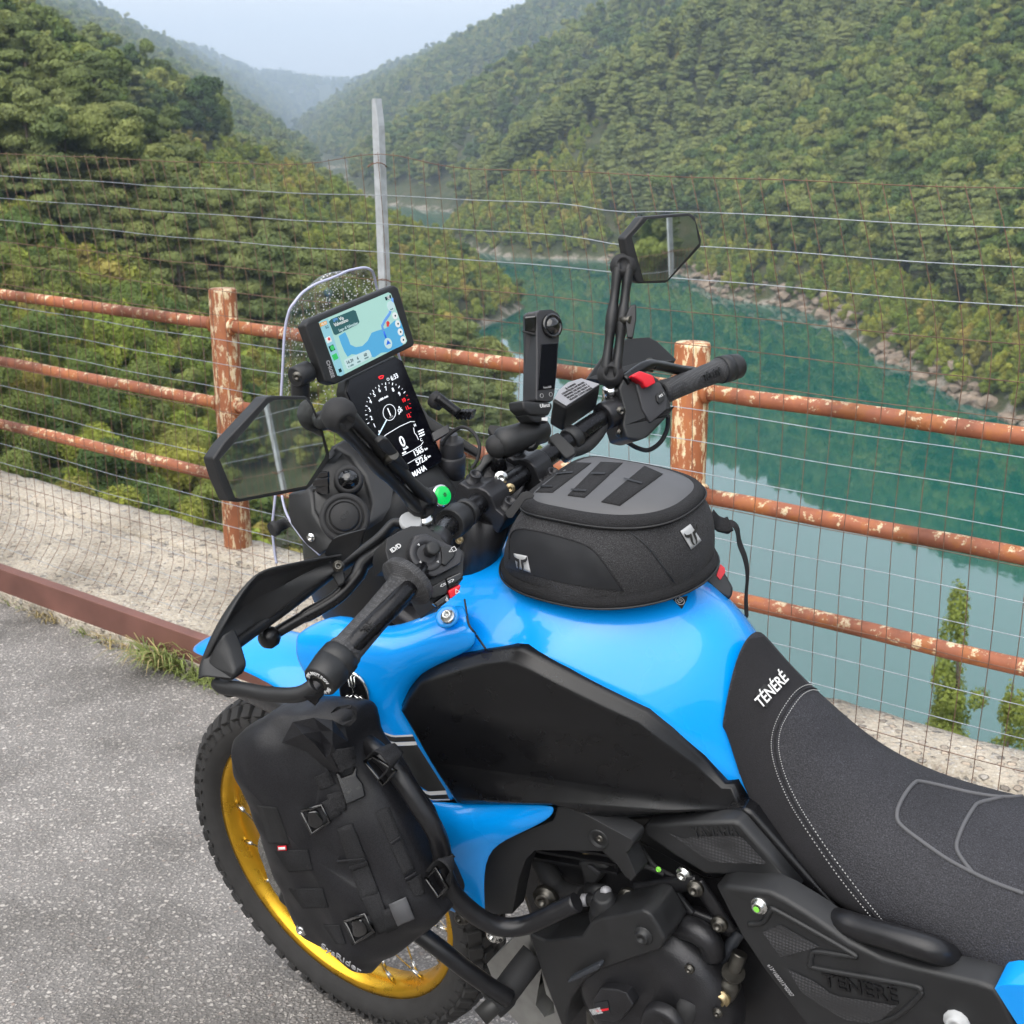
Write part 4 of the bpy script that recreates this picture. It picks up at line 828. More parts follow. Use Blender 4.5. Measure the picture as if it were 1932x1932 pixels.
for y_ in (410, 485, 560): side_panel('vent_slat', 'gloss_black', zh, [(540, y_-60), (685, y_-90+ (y_ < 420)*20), (690, y_-8), (540, y_-12)], .163 if y_ > 420 else .158, .004, .0008).location = (0, .004, 0)
bolt(Q(zh, 505, 980, .20), (-.3, .9, .2), .004, m='chrome')
# instrument: portrait display on its bracket
a = Q(z1, 1812, 1512, -.060); b_ = a + Vector((0, .120, 0)); c_ = Q(z1, 1482, 722, -.060); TX = (a-b_).normalized(); TYv = (c_-a); TYv = (TYv-TX*TYv.dot(TX)).normalized(); TN = TX.cross(TYv); TO = b_
def tf(x, y): return on_plane(*z1(x, y), TO, TN)
def disp(ob, s, x, y, h, m, w=None, par=None, al='CENTER', bold=0.): return text('display_text', s, tf(x, y)+TN*.0012, TX*1., TYv, h, m, par, ext=.0002, width=w, align=al, bold=bold, wide=.95)
Wd = (a-b_).dot(TX); Ht = (c_-a).length; R0 = [(0, .006), (.006, 0), (Wd-.006, 0), (Wd, .006), (Wd, Ht-.01), (Wd-.01, Ht), (.012, Ht), (0, Ht-.014)]
tft = MB().prism([TO+TX*(x*1.03-.002)+TYv*(y*1.02-.002)-TN*.0015 for x, y in R0], -TN*.022).build('instrument_housing', 'black_plastic', bike, bevel=.004)
gl = MB().prism([TO+TX*x+TYv*y+TN*.0006 for x, y in R0], -TN*.004).build('instrument_display', 'display_glass', tft, bevel=.001)
emis('lit_white', (.80, .84, .90), .85); emis('lit_red', (.75, .02, .03), .9); emis('lit_blue', (.55, .75, .9), .8)
for s_, x, y, h, mm in (('6:33', 1440, 893, .0068, 'lit_white'), ('0', 1500, 1378, .0150, 'lit_white'), ('km/h', 1524, 1424, .0038, 'lit_white'), ('1365', 1620, 1452, .0080, 'lit_white'), ('km', 1677, 1430, .0036, 'lit_white'), ('572.6', 1642, 1516, .0080, 'lit_white'), ('km', 1700, 1486, .0036, 'lit_white'), ('YAMAHA', 1604, 1612, .0078, 'lit_white'),
                        ('1', 1402, 1157, .0115, 'lit_white'), ('QS', 1482, 1142, .0052, 'lit_white'), ('GEAR', 1418, 1192, .0024, 'grey_print'), ('x1000 r/min', 1357, 1052, .0030, 'lit_white'), ('H', 1594, 1254, .0042, 'lit_white'), ('C', 1641, 1363, .0042, 'lit_white'),
                        ('1', 1291, 1256, .0058, 'lit_white'), ('2', 1268, 1200, .0058, 'lit_white'), ('3', 1254, 1138, .0058, 'lit_white'), ('4', 1261, 1077, .0058, 'lit_white'), ('5', 1290, 1026, .0058, 'lit_white'), ('6', 1328, 992, .0058, 'lit_white'), ('7', 1377, 980, .0058, 'lit_white'), ('8', 1430, 988, .0058, 'lit_white'), ('9', 1478, 1020, .0058, 'lit_white'), ('10', 1510, 1067, .0056, 'lit_red'), ('11', 1536, 1124, .0056, 'lit_red'), ('12', 1545, 1184, .0056, 'lit_red'), ('0', 1328, 1303, .0040, 'lit_white')):
    disp(tft, s_, x, y, h, mm, par=gl, bold=.008 if s_ in ('0', '1365', '572.6', 'YAMAHA') else 0)
def dline(pts_, r, mm, name='display_line'): return MB().tube([tf(*p)+TN*.0012 for p in pts_], r, 5).build(name, mm, gl)
dline([(1345, 1350), (1380, 1322), (1480, 1262), (1560, 1226), (1592, 1226)], .0004, 'lit_white'); dline([(1500, 1480), (1580, 1440), (1640, 1402), (1655, 1378)], .0004, 'lit_white'); dline([(1540, 1540), (1600, 1505), (1650, 1478)], .0003, 'lit_white'); dline([(1322, 1325), (1380, 1215)], .0008, 'lit_blue', 'tachometer_needle')
dline([(1402+47*math.cos(t), 1157+60*math.sin(t)) for t in [i*6.283/28 for i in range(29)]], .00035, 'lit_white', 'gear_ring'); dline([(1500, 1465), (1525, 1452)], .0011, 'lit_white'); dline([(1583, 1272), (1590, 1310), (1606, 1330), (1620, 1362)], .0004, 'lit_white'); dline([(1618, 1302), (1655, 1285)], .0009, 'lit_white'); dline([(1624, 1320), (1660, 1303)], .0009, 'lit_white'); dline([(1630, 1338), (1664, 1321)], .0009, 'lit_white')
dline([(1322, 893), (1340, 884), (1358, 882), (1352, 900), (1330, 905), (1322, 893)], .0008, 'lit_red', 'oil_warning'); dline([(1392+9*math.cos(t), 909+9*math.sin(t)) for t in [i*.63 for i in range(11)]], .0003, 'lit_white')
CT = (1402, 1150)
for i in range(0, 25):
    t = math.radians(205 - i*9.0 + 0); rx, ry = 178, 218; p1 = (CT[0]-8+rx*math.cos(-t)*.97 + 0, CT[1]+ry*math.sin(-t)); k = .92 if i % 2 == 0 else .955; p2 = (CT[0]-8+(p1[0]-CT[0]+8)*k, CT[1]+(p1[1]-CT[1])*k)
    dline([p1, p2], .00035 if i % 2 else .0005, 'lit_white' if i < 19 else 'lit_red', 'tachometer_tick')
for sgn in (1, -1): dline([(1475, 1128-4 if sgn > 0 else 1160), (1475, 1112 if sgn > 0 else 1172)], .0008, 'lit_white')
# bracket, damper drums and wiring beside the display
for (x, y, r_, h_) in ((1845, 1480, .022, .03), (1850, 1440, .018, .045)): MB().lathe(Q(z1, x, y, -.085)-Vector((0, 0, .03)), Vector((-.15, -.05, 1)), [(0, r_), (h_, r_), (h_+.003, r_*.9), (h_+.003, r_*.5), (h_+.012, r_*.45)], 24).build('mounting_drum', 'grey_plastic', bike)
trace('instrument_bracket', 'black_plastic', z1, [(1560, 1690), (1800, 1540), (1932, 1520), (1990, 1640), (1950, 1760), (1700, 1900), (1600, 1800)], Q(z1, 1800, 1620, -.06), (-.8, .2, .5), .05, .008)
trace('bracket_arm', 'black_plastic', z1, [(1620, 1060), (1700, 1180), (1820, 1260), (2100, 1440), (2080, 1500), (1800, 1340), (1690, 1290)], Q(z1, 1750, 1250, -.11), (-.6, .6, .5), .02, .004)
trace('bracket_clip', 'grey_plastic', z1, [(1720, 1310), (1850, 1240), (1865, 1300), (1740, 1375)], Q(z1, 1780, 1310, -.06), (-.6, .5, .6), .008, .002)
tubez('wiring', 'rubber', z2, [(-10, 1460, -.06), (30, 1400, -.06), (110, 1350, -.06), (180, 1385, -.06), (215, 1460, -.05), (205, 1540, -.04), (170, 1600, -.03)], .0026, n=8)
tubez('clamp_screw', 'bar_black', z2, [(-40, 1170, -.07), (90, 1270, -.08)], [.0075, .0075] + [.0075]*5, n=12); MB().lathe(Q(z1, 1772, 1075, -.08), (Q(z1, 1772, 1075, -.08)-Q(z1, 1860, 1125, -.08)), [(-.006, .012), (.008, .014), (.012, .010)], 6).build('screw_knob', 'rubber', bike)
for k in range(4): side_panel('mount_finger', 'bar_black', z2, [(70+k*22, 1300), (88+k*22, 1255), (104+k*22, 1262), (88+k*22, 1312)], -.085, .012, .001)

# navigation unit above the instrument
gA = Q(z1, 815, 455, .085); gB = Q(z1, 1450, 205, -.085); gC = Q(z1, 1595, 650, -.085); gD = Q(z1, 985, 940, .085); GX = (gB-gA).normalized(); GN = GX.cross((gA-gD)).normalized(); GY = GN.cross(GX)
def gf(x, y): return on_plane(*z1(x, y), gD, GN)
nav = thing_b('navigation_screen', gD.lerp(gC, .5), 'black handlebar navigation screen showing a lake map, above the dashboard', 'screen')
hs_ = MB().prism([gf(*p) for p in [(775, 500), (815, 452), (1440, 200), (1476, 224), (1598, 632), (1588, 660), (1000, 948), (930, 925)]], -GN*.018).build('screen_housing', 'black_plastic', nav, bevel=.003)
lg = {'nav_land': (.42, .70, .64), 'nav_water': (.10, .42, .72), 'nav_card': (.035, .12, .13), 'nav_pale': (.55, .74, .76), 'nav_dock': (.30, .60, .70), 'nav_route': (.14, .36, .80), 'nav_dark': (.01, .04, .05), 'nav_orange': (.75, .38, .08), 'nav_green': (.05, .55, .15), 'nav_red': (.7, .06, .06), 'nav_white': (.8, .85, .85), 'nav_deep': (.02, .14, .75)}
for k, c0 in lg.items(): emis(k, c0, .40)
lay = [0]
def nv(name, mm, pts_, lift): return MB().prism([gf(*p)+GN*lift for p in pts_], -GN*.0003).build(name, mm, hs_)
def rrect(x0, y0, x1, y1, x2, y2, x3, y3): return [(x0, y0), (x1, y1), (x2, y2), (x3, y3)]
nv('map_land', 'nav_land', [(875, 482), (900, 465), (1395, 258), (1415, 268), (1536, 622), (1525, 640), (1040, 885), (1015, 880)], .0008)
nv('map_dock', 'nav_dock', [(875, 482), (940, 452), (1068, 868), (1040, 885), (1015, 880)], .0013)
nv('map_water', 'nav_water', [(1022, 585), (1070, 555), (1092, 600), (1110, 650), (1150, 668), (1200, 660), (1240, 620), (1270, 560), (1310, 545), (1380, 525), (1440, 470), (1484, 470), (1512, 550), (1500, 655), (1390, 705), (1340, 710), (1290, 745), (1270, 740), (1120, 720), (1090, 740), (1065, 700), (1040, 640)], .0013)
nv('map_card', 'nav_card', [(948, 478), (965, 458), (1130, 390), (1148, 398), (1176, 480), (1165, 497), (1000, 578), (985, 572)], .0018)
nv('trip_card', 'nav_pale', [(1060, 770), (1075, 758), (1240, 688), (1252, 695), (1268, 735), (1260, 748), (1095, 835), (1080, 828)], .0018)
for pts_, mm, w_ in (([(1420, 300), (1425, 350), (1400, 420), (1365, 470), (1345, 510), (1355, 545)], 'nav_route', .0022), ([(1358, 550), (1375, 600)], 'nav_deep', .0016), ([(1385, 488), (1388, 515)], 'nav_red', .0022)): MB().tube([gf(*p)+GN*.0018 for p in pts_], [(w_, .0003)]*len(pts_), 8, flat=GX).build('map_line', mm, hs_)
def disc(x, y, r_, mm, lift=.002, nm='map_button'): c0 = gf(x, y)+GN*lift; return MB().lathe(c0, GN, [(-.0002, r_), (.0002, r_)], 18).build(nm, mm, hs_)
disc(1390, 640, .0075, 'nav_pale'); disc(1410, 362, .0072, 'nav_pale'); disc(1386, 490, .0030, 'nav_red', .0026)
for x, y in ((1441, 434), (1462, 494), (1481, 555), (1502, 614)): disc(x, y, .0050, 'nav_white'); disc(x, y, .0014, 'nav_dark', .0026, 'map_icon')
nv('position_arrow', 'nav_deep', [(1375, 655), (1383, 615), (1408, 642), (1390, 645)], .0027)
for x, y, mm in ((945, 612, 'nav_white'), (970, 675, 'nav_dark'), (994, 740, 'nav_green')): nv('app_icon', mm, [(x-26, y-10), (x+8, y-28), (x+26, y+12), (x-8, y+30)], .0018)
disc(970, 675, .0036, 'nav_green', .0026, 'app_icon'); disc(945, 608, .0022, 'nav_red', .0026, 'app_icon'); nv('status_pill', 'nav_orange', [(876, 490), (928, 470), (934, 495), (884, 518)], .0018); nv('compass_tag', 'nav_dark', [(1366, 295), (1408, 275), (1416, 302), (1375, 320)], .0018); nv('home_square', 'nav_dark', [(1018, 835), (1036, 826), (1046, 850), (1027, 860)], .0018)
for s_, x, y, h_, mm, w_ in (('Via', 1037, 455, .0048, 'nav_white', None), ('Valvestino', 1035, 485, .0050, 'nav_white', .027), ('Lago di Valvestino', 1090, 516, .0040, 'nav_pale', .037), ('SP9', 992, 466, .0042, 'nav_route', None), ('16:39', 1101, 777, .0044, 'nav_dark', None), ('6', 1160, 752, .0044, 'nav_dark', None), ('60', 1217, 727, .0044, 'nav_dark', None), ('o celu', 1108, 806, .0032, 'nav_card', None), ('min', 1168, 777, .0030, 'nav_card', None), ('metr', 1226, 748, .0030, 'nav_card', None), ('SE', 1390, 298, .0046, 'nav_white', None), ('16:33', 905, 494, .0032, 'nav_white', None), ('5G', 930, 520, .0036, 'nav_card', None), ('km/h', 1415, 384, .0020, 'nav_card', None)):
    text('screen_text', s_, gf(x, y)+GN*.0026, GX, GY, h_, mm, hs_, ext=.0002, width=w_)
text('maker_lettering', 'CHIGEE', gf(962, 832)+GN*.0004, GY*-1, GX, .0058, 'grey_print', hs_, width=.024, bold=.02)
MB().lathe(gf(890, 800)-GN*.02, (gf(800, 840)-gf(890, 800)), [(0, .0065), (.03, .0065)], 14).build('support_rod', 'chrome', nav)
MB().lathe(Q(z1, 752, 870, .115), (0, 1, 0), [(-.014, .012), (-.012, .0145), (.012, .0145), (.014, .012)], 20).build('support_joint', 'black_plastic', nav)
tubez('support_arm', 'black_plastic', z1, [(742, 860, .115), (740, 1000, .115), (748, 1180, .112), (790, 1330, .100), (880, 1440, .080)], .0125, nav, 10); bolt(Q(z1, 715, 888, .131), (-.5, .8, .1), .0045, nav)

# ---------------------------------------------------------------- handlebar and controls
BAR = [(-.566, .488, 1.142), (-.583, .43, 1.178), (-.592, .34, 1.205), (-.560, .26, 1.205), (-.511, .17, 1.188), (-.490, .10, 1.176), (-.485, .04, 1.174), (-.485, -.04, 1.174), (-.491, -.10, 1.180), (-.508, -.20, 1.196), (-.538, -.33, 1.196), (-.563, -.45, 1.190), (-.577, -.485, 1.188)]
bs_ = spline(BAR, 6); MB().tube(bs_, [.011 if abs(p.y) > .25 else .0142 if abs(p.y) < .13 else .0142-.0032*(abs(p.y)-.13)/.12 for p in bs_], 20).build('handlebar', 'bar_black', bike)
def along(p0, p1, prof, m, name, parent=None, n=28): d = (Vector(p1)-Vector(p0)); return MB().lathe(p0, d, [(t*d.length, r_) for t, r_ in prof], n).build(name, m, parent or bike)
# left grip: flange, ribbed sleeve, bar-end weight
gL0 = Q(z3, 1420, 545, .325); gL1 = Q(z3, 985, 1035, .437); gL2 = Q(z3, 835, 1215, .478)
grip = along(gL0, gL1, [(-.10, .018), (-.06, .031), (.015, .033), (.035, .031), (.06, .020), (.10, .0178), (.5, .0165), (.9, .0175), (.94, .0195), (1.0, .0195)], 'grip_rubber', 'left_grip')
be = along(gL1, gL2, [(.0, .0200), (.02, .0215), (.38, .0218), (.40, .0205), (.43, .0218), (.96, .0195), (1.0, .0180)], 'black_plastic', 'bar_end'); ad_ = (gL2-gL1).normalized()
MB().lathe(gL2, ad_, [(-.001, .0085), (.0004, .0085), (.0004, .006), (-.004, .006), (-.004, .0001)], 18, False).build('bar_end_bolt', 'dark_steel', be)
er = ad_.orthogonal().normalized(); eu = ad_.cross(er)
for ph in (20, 200):
    for i, ch in enumerate('SW-MOTECH'):
        an = R(ph - i*17); d = er*math.cos(an)+eu*math.sin(an); text('bar_end_lettering', ch, gL2+ad_*.0008+d*.0130, -(er*-math.sin(an)+eu*math.cos(an)) if False else (er*math.sin(an)-eu*math.cos(an)), d, .0042, 'white_print', be, ext=.0003, bold=.02)
# raised grip pads
cg = caster([grip])
strip('grip_pad', 'pad_rubber', cg, z3, [(1325, 512), (1395, 545), (1435, 640)], [(1250, 680), (1300, 704), (1360, 705)], grip, .0012, 8, 8); strip('grip_pad', 'pad_rubber', cg, z3, [(1150, 770), (1225, 780), (1228, 835)], [(1000, 960), (1040, 1005), (1095, 1020)], grip, .0012, 8, 8)
hm = cg(*z3(1120, 900))
if hm: xd = (Q(z3, 1190, 810, .41)-Q(z3, 1050, 990, .43)).normalized(); text('grip_lettering', 'TÉNÉRÉ', hm[0]+hm[1]*.0022, xd, hm[1].cross(xd), .009, 'rubber', grip, width=.034, ext=.0008)
# right grip
gR0 = Q(z2, 1320, 1140, -.325); gR1 = Q(z2, 1655, 1010, -.452); gR2 = Q(z2, 1765, 985, -.492)
gr_ = along(gR0, gR1, [(-.05, .016), (0, .0185), (.1, .0172), (.5, .0165), (.9, .0175), (.95, .019), (1.0, .0195)], 'grip_rubber', 'right_grip'); along(gR1, gR2, [(0, .0195), (.02, .0212), (.42, .0215), (.45, .0200), (.48, .0212), (.95, .0195), (1.0, .018)], 'black_plastic', 'bar_end')
cg2 = caster([gr_])
strip('grip_pad', 'pad_rubber', cg2, z2, [(1360, 1110), (1440, 1080), (1470, 1095)], [(1340, 1160), (1390, 1170), (1440, 1150)], gr_, .0012, 8, 6); strip('grip_pad', 'pad_rubber', cg2, z2, [(1540, 1042), (1640, 985), (1670, 1000)], [(1530, 1080), (1600, 1085), (1670, 1060)], gr_, .0012, 8, 6)
hm = cg2(*z2(1605, 1040))
if hm: xd = (gR1-gR0).normalized(); text('grip_lettering', 'TÉNÉRÉ', hm[0]+hm[1]*.0020, xd, hm[1].cross(xd), .010, 'black_plastic', gr_, width=.040, ext=.0008)
# left switch block
nS = Vector((-.74, .30, .60)).normalized(); pS = Q(za, 430, 1290, .270)+nS*.024
sw = trace('left_switch_block', 'black_plastic', za, [(0, 1120), (130, 1040), (260, 985), (440, 988), (470, 1030), (560, 1080), (650, 1180), (800, 1235), (845, 1280), (835, 1400), (830, 1560), (640, 1820), (520, 1880), (430, 1720), (330, 1500), (150, 1400), (20, 1400), (-20, 1250)], pS, nS, .055, .006, out=-.012)
trace('switch_face', 'grey_plastic', za, [(300, 1080), (430, 1060), (600, 1150), (790, 1230), (840, 1290), (820, 1380), (660, 1470), (500, 1545), (420, 1500), (280, 1380), (240, 1250)], pS, nS, .016, .003, sw)
def on_s(x, y, lift=0.): return on_plane(*za(x, y), pS, nS)+nS*lift
MB().lathe(on_s(430, 1290), nS, [(-.003, .0205), (.0015, .0205), (.0025, .0195), (.0015, .012), (-.002, .0105)], 32).build('joystick_plate', 'grey_plastic', sw)
MB().lathe(on_s(460, 1265), nS, [(-.002, .0075), (.010, .0082), (.013, .0092), (.016, .0088), (.0168, .006), (.0166, .0001)], 6, False).build('joystick', 'black_plastic', sw)
for x, y, r_ in ((335, 1195, 40), (520, 1195, -50), (355, 1385, 140), (545, 1380, 230)): text('direction_mark', 'v', on_s(x, y, .0028), Vector((0, -1, .2)), Vector((.6, .2, .8)), .0042, 'white_print', sw, ext=.0003)
trace('return_button', 'black_plastic', za, [(585, 1200), (740, 1215), (750, 1270), (735, 1320), (640, 1420), (600, 1400)], pS, nS, .01, .0015, sw, .004)
sx = (on_s(745, 1240)-on_s(665, 1285)).normalized(); text('button_mark', '<□', on_s(700, 1262, .0046), sx, nS.cross(sx), .0050, 'white_print', sw, ext=.0003)
text('button_mark', 'ID/D', on_s(112, 1212, -.006), (on_s(160, 1180)-on_s(70, 1240)), nS.cross(on_s(160, 1180)-on_s(70, 1240)), .0050, 'white_print', sw, ext=.0004, bold=.02)
pT = pS; nT = Vector((-.80, .45, .40)).normalized(); qT = on_s(640, 1650)
def sb(name, mm, pts_, lift, th=.012): return trace(name, mm, za, pts_, qT, nT, th, .0015, sw, lift)
sb('indicator_switch', 'black_plastic', [(468, 1660), (640, 1565), (665, 1680), (650, 1720), (500, 1775), (475, 1750)], .004); sb('indicator_switch', 'gloss_black', [(645, 1563), (800, 1490), (828, 1520), (820, 1580), (670, 1672)], .003); sb('hazard_switch', 'red_plastic', [(668, 1692), (800, 1622), (802, 1660), (770, 1725), (690, 1785)], .004); sb('horn_button', 'gloss_black', [(512, 1830), (665, 1725), (690, 1790), (600, 1860), (540, 1872)], .004)
for s_, x, y in (('<=', 598, 1632), ('=>', 686, 1588), ('△', 748, 1698), ('d', 636, 1786)): xd = (on_s(700, 1560)-on_s(590, 1620)); text('switch_mark', s_, on_plane(*za(x, y), qT, nT)+nT*.0046, xd, nT.cross(xd), .0050, 'white_print', sw, ext=.0003)
# bar clamps with cap bolts
for s, pb1, pb2 in ((1, (z_ := za, 935, 560, .05), (za, 1190, 760, .05)), (-1, (z2, 455, 1530, -.05), (z2, 597, 1620, -.05))):
    y0 = s*.05; c0 = Vector((-.486, y0, 1.172)); e1 = Vector((.874, 0, .486)); e2 = Vector((-.486, 0, .874)); prof_ = [c0 + e1*a + e2*b0 for a, b0 in [(-.040, -.022), (-.041, .004), (-.037, .009), (-.024, .010), (-.019, .015), (-.010, .0225), (0, .0245), (.010, .0225), (.019, .015), (.024, .010), (.037, .009), (.041, .004), (.040, -.022)]]
    prof_ = [p - Vector((0, .019, 0)) for p in prof_]; cl = MB().prism(prof_, (0, .038, 0)).build('bar_clamp', 'cast_black', bike, bevel=.003)
    for dx in (-.030, .030): MB().lathe(c0+e1*dx+e2*.009, e2, [(-.004, .0112), (.0015, .0112), (.002, .0085), (.012, .0085), (.0130, .0078), (.0130, .0048), (.006, .0046), (.006, .0001)], 18, False).build('cap_bolt', 'cast_black', cl)
    MB().tube([c0-Vector((0, 0, .02)), c0+Vector((.045, 0, -.13))], [.027, .030], 16).build('bar_riser', 'cast_black', bike)
MB().lathe((-.436, .012, 1.03), (-.3, 0, 1), [(0, .030), (.012, .030), (.014, .022), (.02, .022)], 28).build('stem_nut', 'chrome', bike); MB().lathe((-.440, .012, 1.050), (-.3, 0, 1), [(0, .019), (.012, .019), (.013, .012)], 6).build('stem_cap', 'dark_steel', bike)
trace('warning_sticker', 'orange_sticker', za, [(1225, 625), (1285, 590), (1300, 720), (1250, 750)], Q(za, 1260, 670, .005), (-.55, .75, .35), .0008, 0); trace('sticker_border', 'white_print', za, [(1212, 622), (1228, 622), (1252, 752), (1245, 745)], Q(za, 1260, 670, .005), (-.55, .75, .35), .0008, 0)
# cross mount with ball, and clip on the bar
trace('ball_mount_block', 'cast_black', z2, [(220, 1650), (250, 1570), (330, 1520), (430, 1580), (480, 1640), (490, 1720), (450, 1800), (360, 1790), (300, 1720), (220, 1670)], Q(z2, 350, 1650, 0), (-.6, .55, .58), .05, .005)
bolt(Q(z2, 345, 1655, .028), (-.6, .7, .3), .0062, m='steel'); bolt(Q(z2, 398, 1720, .026), (-.6, .7, .3), .0048, m='brassy')
trace('mount_wing', 'black_plastic', z2, [(160, 1625), (215, 1570), (235, 1520), (290, 1500), (310, 1540), (260, 1580), (230, 1620), (200, 1660)], Q(z2, 230, 1580, .02), (-.5, .6, .6), .014, .003)
# clamps and clips on the bar, lever perch, cable
def collar(y0, y1, r_, name, m='black_plastic', n=20):
    a = min(bs_, key=lambda p: abs(p.y-y0)); b0 = min(bs_, key=lambda p: abs(p.y-y1)); return MB().lathe(a, b0-a, [(0, r_*.92), ((b0-a).length*.1, r_), ((b0-a).length*.9, r_), ((b0-a).length, r_*.92)], n).build(name, m, bike)
collar(.155, .125, .0205, 'switch_collar'); collar(.115, .105, .0185, 'bar_band'); collar(-.125, -.15, .0175, 'cable_clip'); collar(-.205, -.235, .0205, 'lever_clamp', 'cast_black'); collar(.215, .24, .020, 'lever_clamp', 'cast_black')
trace('clip_buckle', 'black_plastic', z2, [(635, 1405), (690, 1380), (795, 1480), (800, 1510), (740, 1550), (720, 1530), (640, 1440)], Q(z2, 715, 1465, -.115)+Vector((-.012, .01, .01)), (-.6, .5, .6), .02, .003)
for y_ in (1232, 1362): bolt(Q(z2, 1045, y_, -.225)+Vector((-.012, .012, 0)), (-.8, .5, .1), .0048)
trace('band_lug', 'black_plastic', za, [(850, 880), (890, 865), (950, 905), (955, 950), (910, 985), (865, 970)], Q(za, 900, 930, .10)+Vector((-.012, .01, .008)), (-.6, .6, .5), .008, .002); bolt(Q(za, 900, 925, .112), (-.6, .6, .5), .003); bolt(Q(za, 788, 1140, .15), (-.6, .6, .4), .0035, m='brassy')
# lamp button with green cap
gB_ = Q(za, 480, 640, .175); gE = Q(za, 600, 655, .168); dG = Vector((-.75, .1, .30)).normalized()
MB().lathe(gE-dG*.03, dG, [(-.012, .0125), (.02, .0135), (.027, .0135)], 20).build('lamp_switch', 'black_plastic', bike); MB().lathe(gE-dG*.004, dG, [(0, .0138), (.004, .0138), (.005, .012)], 22).build('lamp_switch_ring', 'chrome', bike); emis('green_cap', (.0, .55, .10), .55); gc = MB().lathe(gE, dG, [(0, .0118), (.003, .0115), (.005, .009), (.0058, .0001)], 22, False).build('green_button', 'green_cap', bike)
text('button_mark', '✲', gE+dG*.0062, Vector((0, -1, 0)), Vector((.4, 0, 1)), .006, 'dark_print', gc, ext=.0003)
# clutch lever and perch, hand guard
tubez('clutch_lever', 'satin_black', z3, [(1380, 250, .25), (1240, 345, .27), (1125, 430, .295), (1085, 510, .31), (945, 655, .34), (720, 785, .375), (590, 860, .395), (520, 905, .41)], [.009]*6+[.0095]*12+[.0085]*12+[.007]*13, n=12)
MB().lathe(Q(z3, 505, 915, .412)-Vector((0, .012, 0)), (0, 1, 0), [(0, .002), (.002, .009), (.008, .0128), (.016, .0128), (.022, .009), (.024, .002)], 18).build('lever_ball', 'satin_black', bike)
tubez('guard_brace', 'black_plastic', z3, [(1390, 165, .235), (1330, 160, .24), (1225, 265, .262), (1010, 425, .305), (900, 500, .33), (640, 700, .38), (420, 860, .43), (250, 985, .475)], [(.011, .006)]*43, n=10)
trace('lever_perch', 'cast_black', z3, [(1180, 340), (1240, 310), (1400, 250), (1420, 300), (1260, 370), (1200, 370)], Q(z3, 1300, 310, .25), (-.6, .5, .6), .02, .003)
MB().lathe(Q(z3, 1440, 165, .235), (-.5, .2, .8), [(0, .012), (.006, .014), (.010, .012)], 18).build('lever_pivot', 'silver_sticker', bike)
GT = [(1000, 350, .33), (905, 366, .345), (700, 402, .385), (520, 440, .415), (455, 465, .425), (400, 505, .435), (300, 640, .455), (212, 805, .478), (130, 985, .495), (88, 1080, .503), (84, 1120, .505)]
GB = [(1010, 440, .33), (940, 490, .345), (760, 600, .372), (600, 720, .398), (480, 810, .418), (420, 860, .43), (340, 935, .450), (275, 1010, .470), (250, 1090, .487), (262, 1160, .497), (268, 1200, .502)]
top_r = spline([Q(z3, *a) for a in GT], 3); bot_r = spline([Q(z3, *a) for a in GB], 3); rows = []
for a, b0 in zip(top_r, bot_r): rows.append([a.lerp(b0, t) + Vector((.020*math.sin(math.pi*t), .012*math.sin(math.pi*t), 0)) + (Vector((.0, 0, -.006)) if .3 < t < .6 else Vector((0, 0, 0))) for t in (0, .12, .25, .38, .5, .62, .75, .88, 1)])
hg = MB().grid(rows).build('hand_guard', 'black_plastic', bike, solid=.004, sub=1)
side_panel('guard_corner', 'black_plastic', z3, [(84, 1090, .505), (130, 985, .497), (190, 895, .488), (235, 1000, .49), (270, 1120, .498), (275, 1165, .502), (250, 1212, .505), (170, 1198, .506), (95, 1135, .506)], .5, .02, .004, hg)
side_panel('guard_fin', 'black_plastic', z3, [(870, 360, .345), (900, 295, .342), (925, 262, .34), (965, 240, .335), (1140, 194, .315), (1105, 312, .315), (990, 412, .33), (930, 440, .34)], .33, .004, .001, hg)
trace('guard_bracket', 'black_plastic', z3, [(905, 430), (930, 405), (970, 408), (990, 440), (1015, 530), (1000, 560), (960, 580), (920, 500)], Q(z3, 960, 480, .335), (-.6, .6, .5), .012, .003); bolt(Q(z3, 965, 440, .342), (-.6, .65, .5), .0045)
tubez('guard_bar', 'black_plastic', z3, [(165, 1215, .500), (200, 1245, .502), (330, 1262, .500), (480, 1290, .497), (640, 1300, .493), (730, 1285, .488), (810, 1235, .480)], [(.010, .0085)]*37, n=12)
trace('guard_lug', 'black_plastic', z3, [(150, 1200), (250, 1215), (275, 1250), (310, 1300), (215, 1320), (185, 1290)], Q(z3, 220, 1260, .50), (-.5, .7, .5), .016, .003)
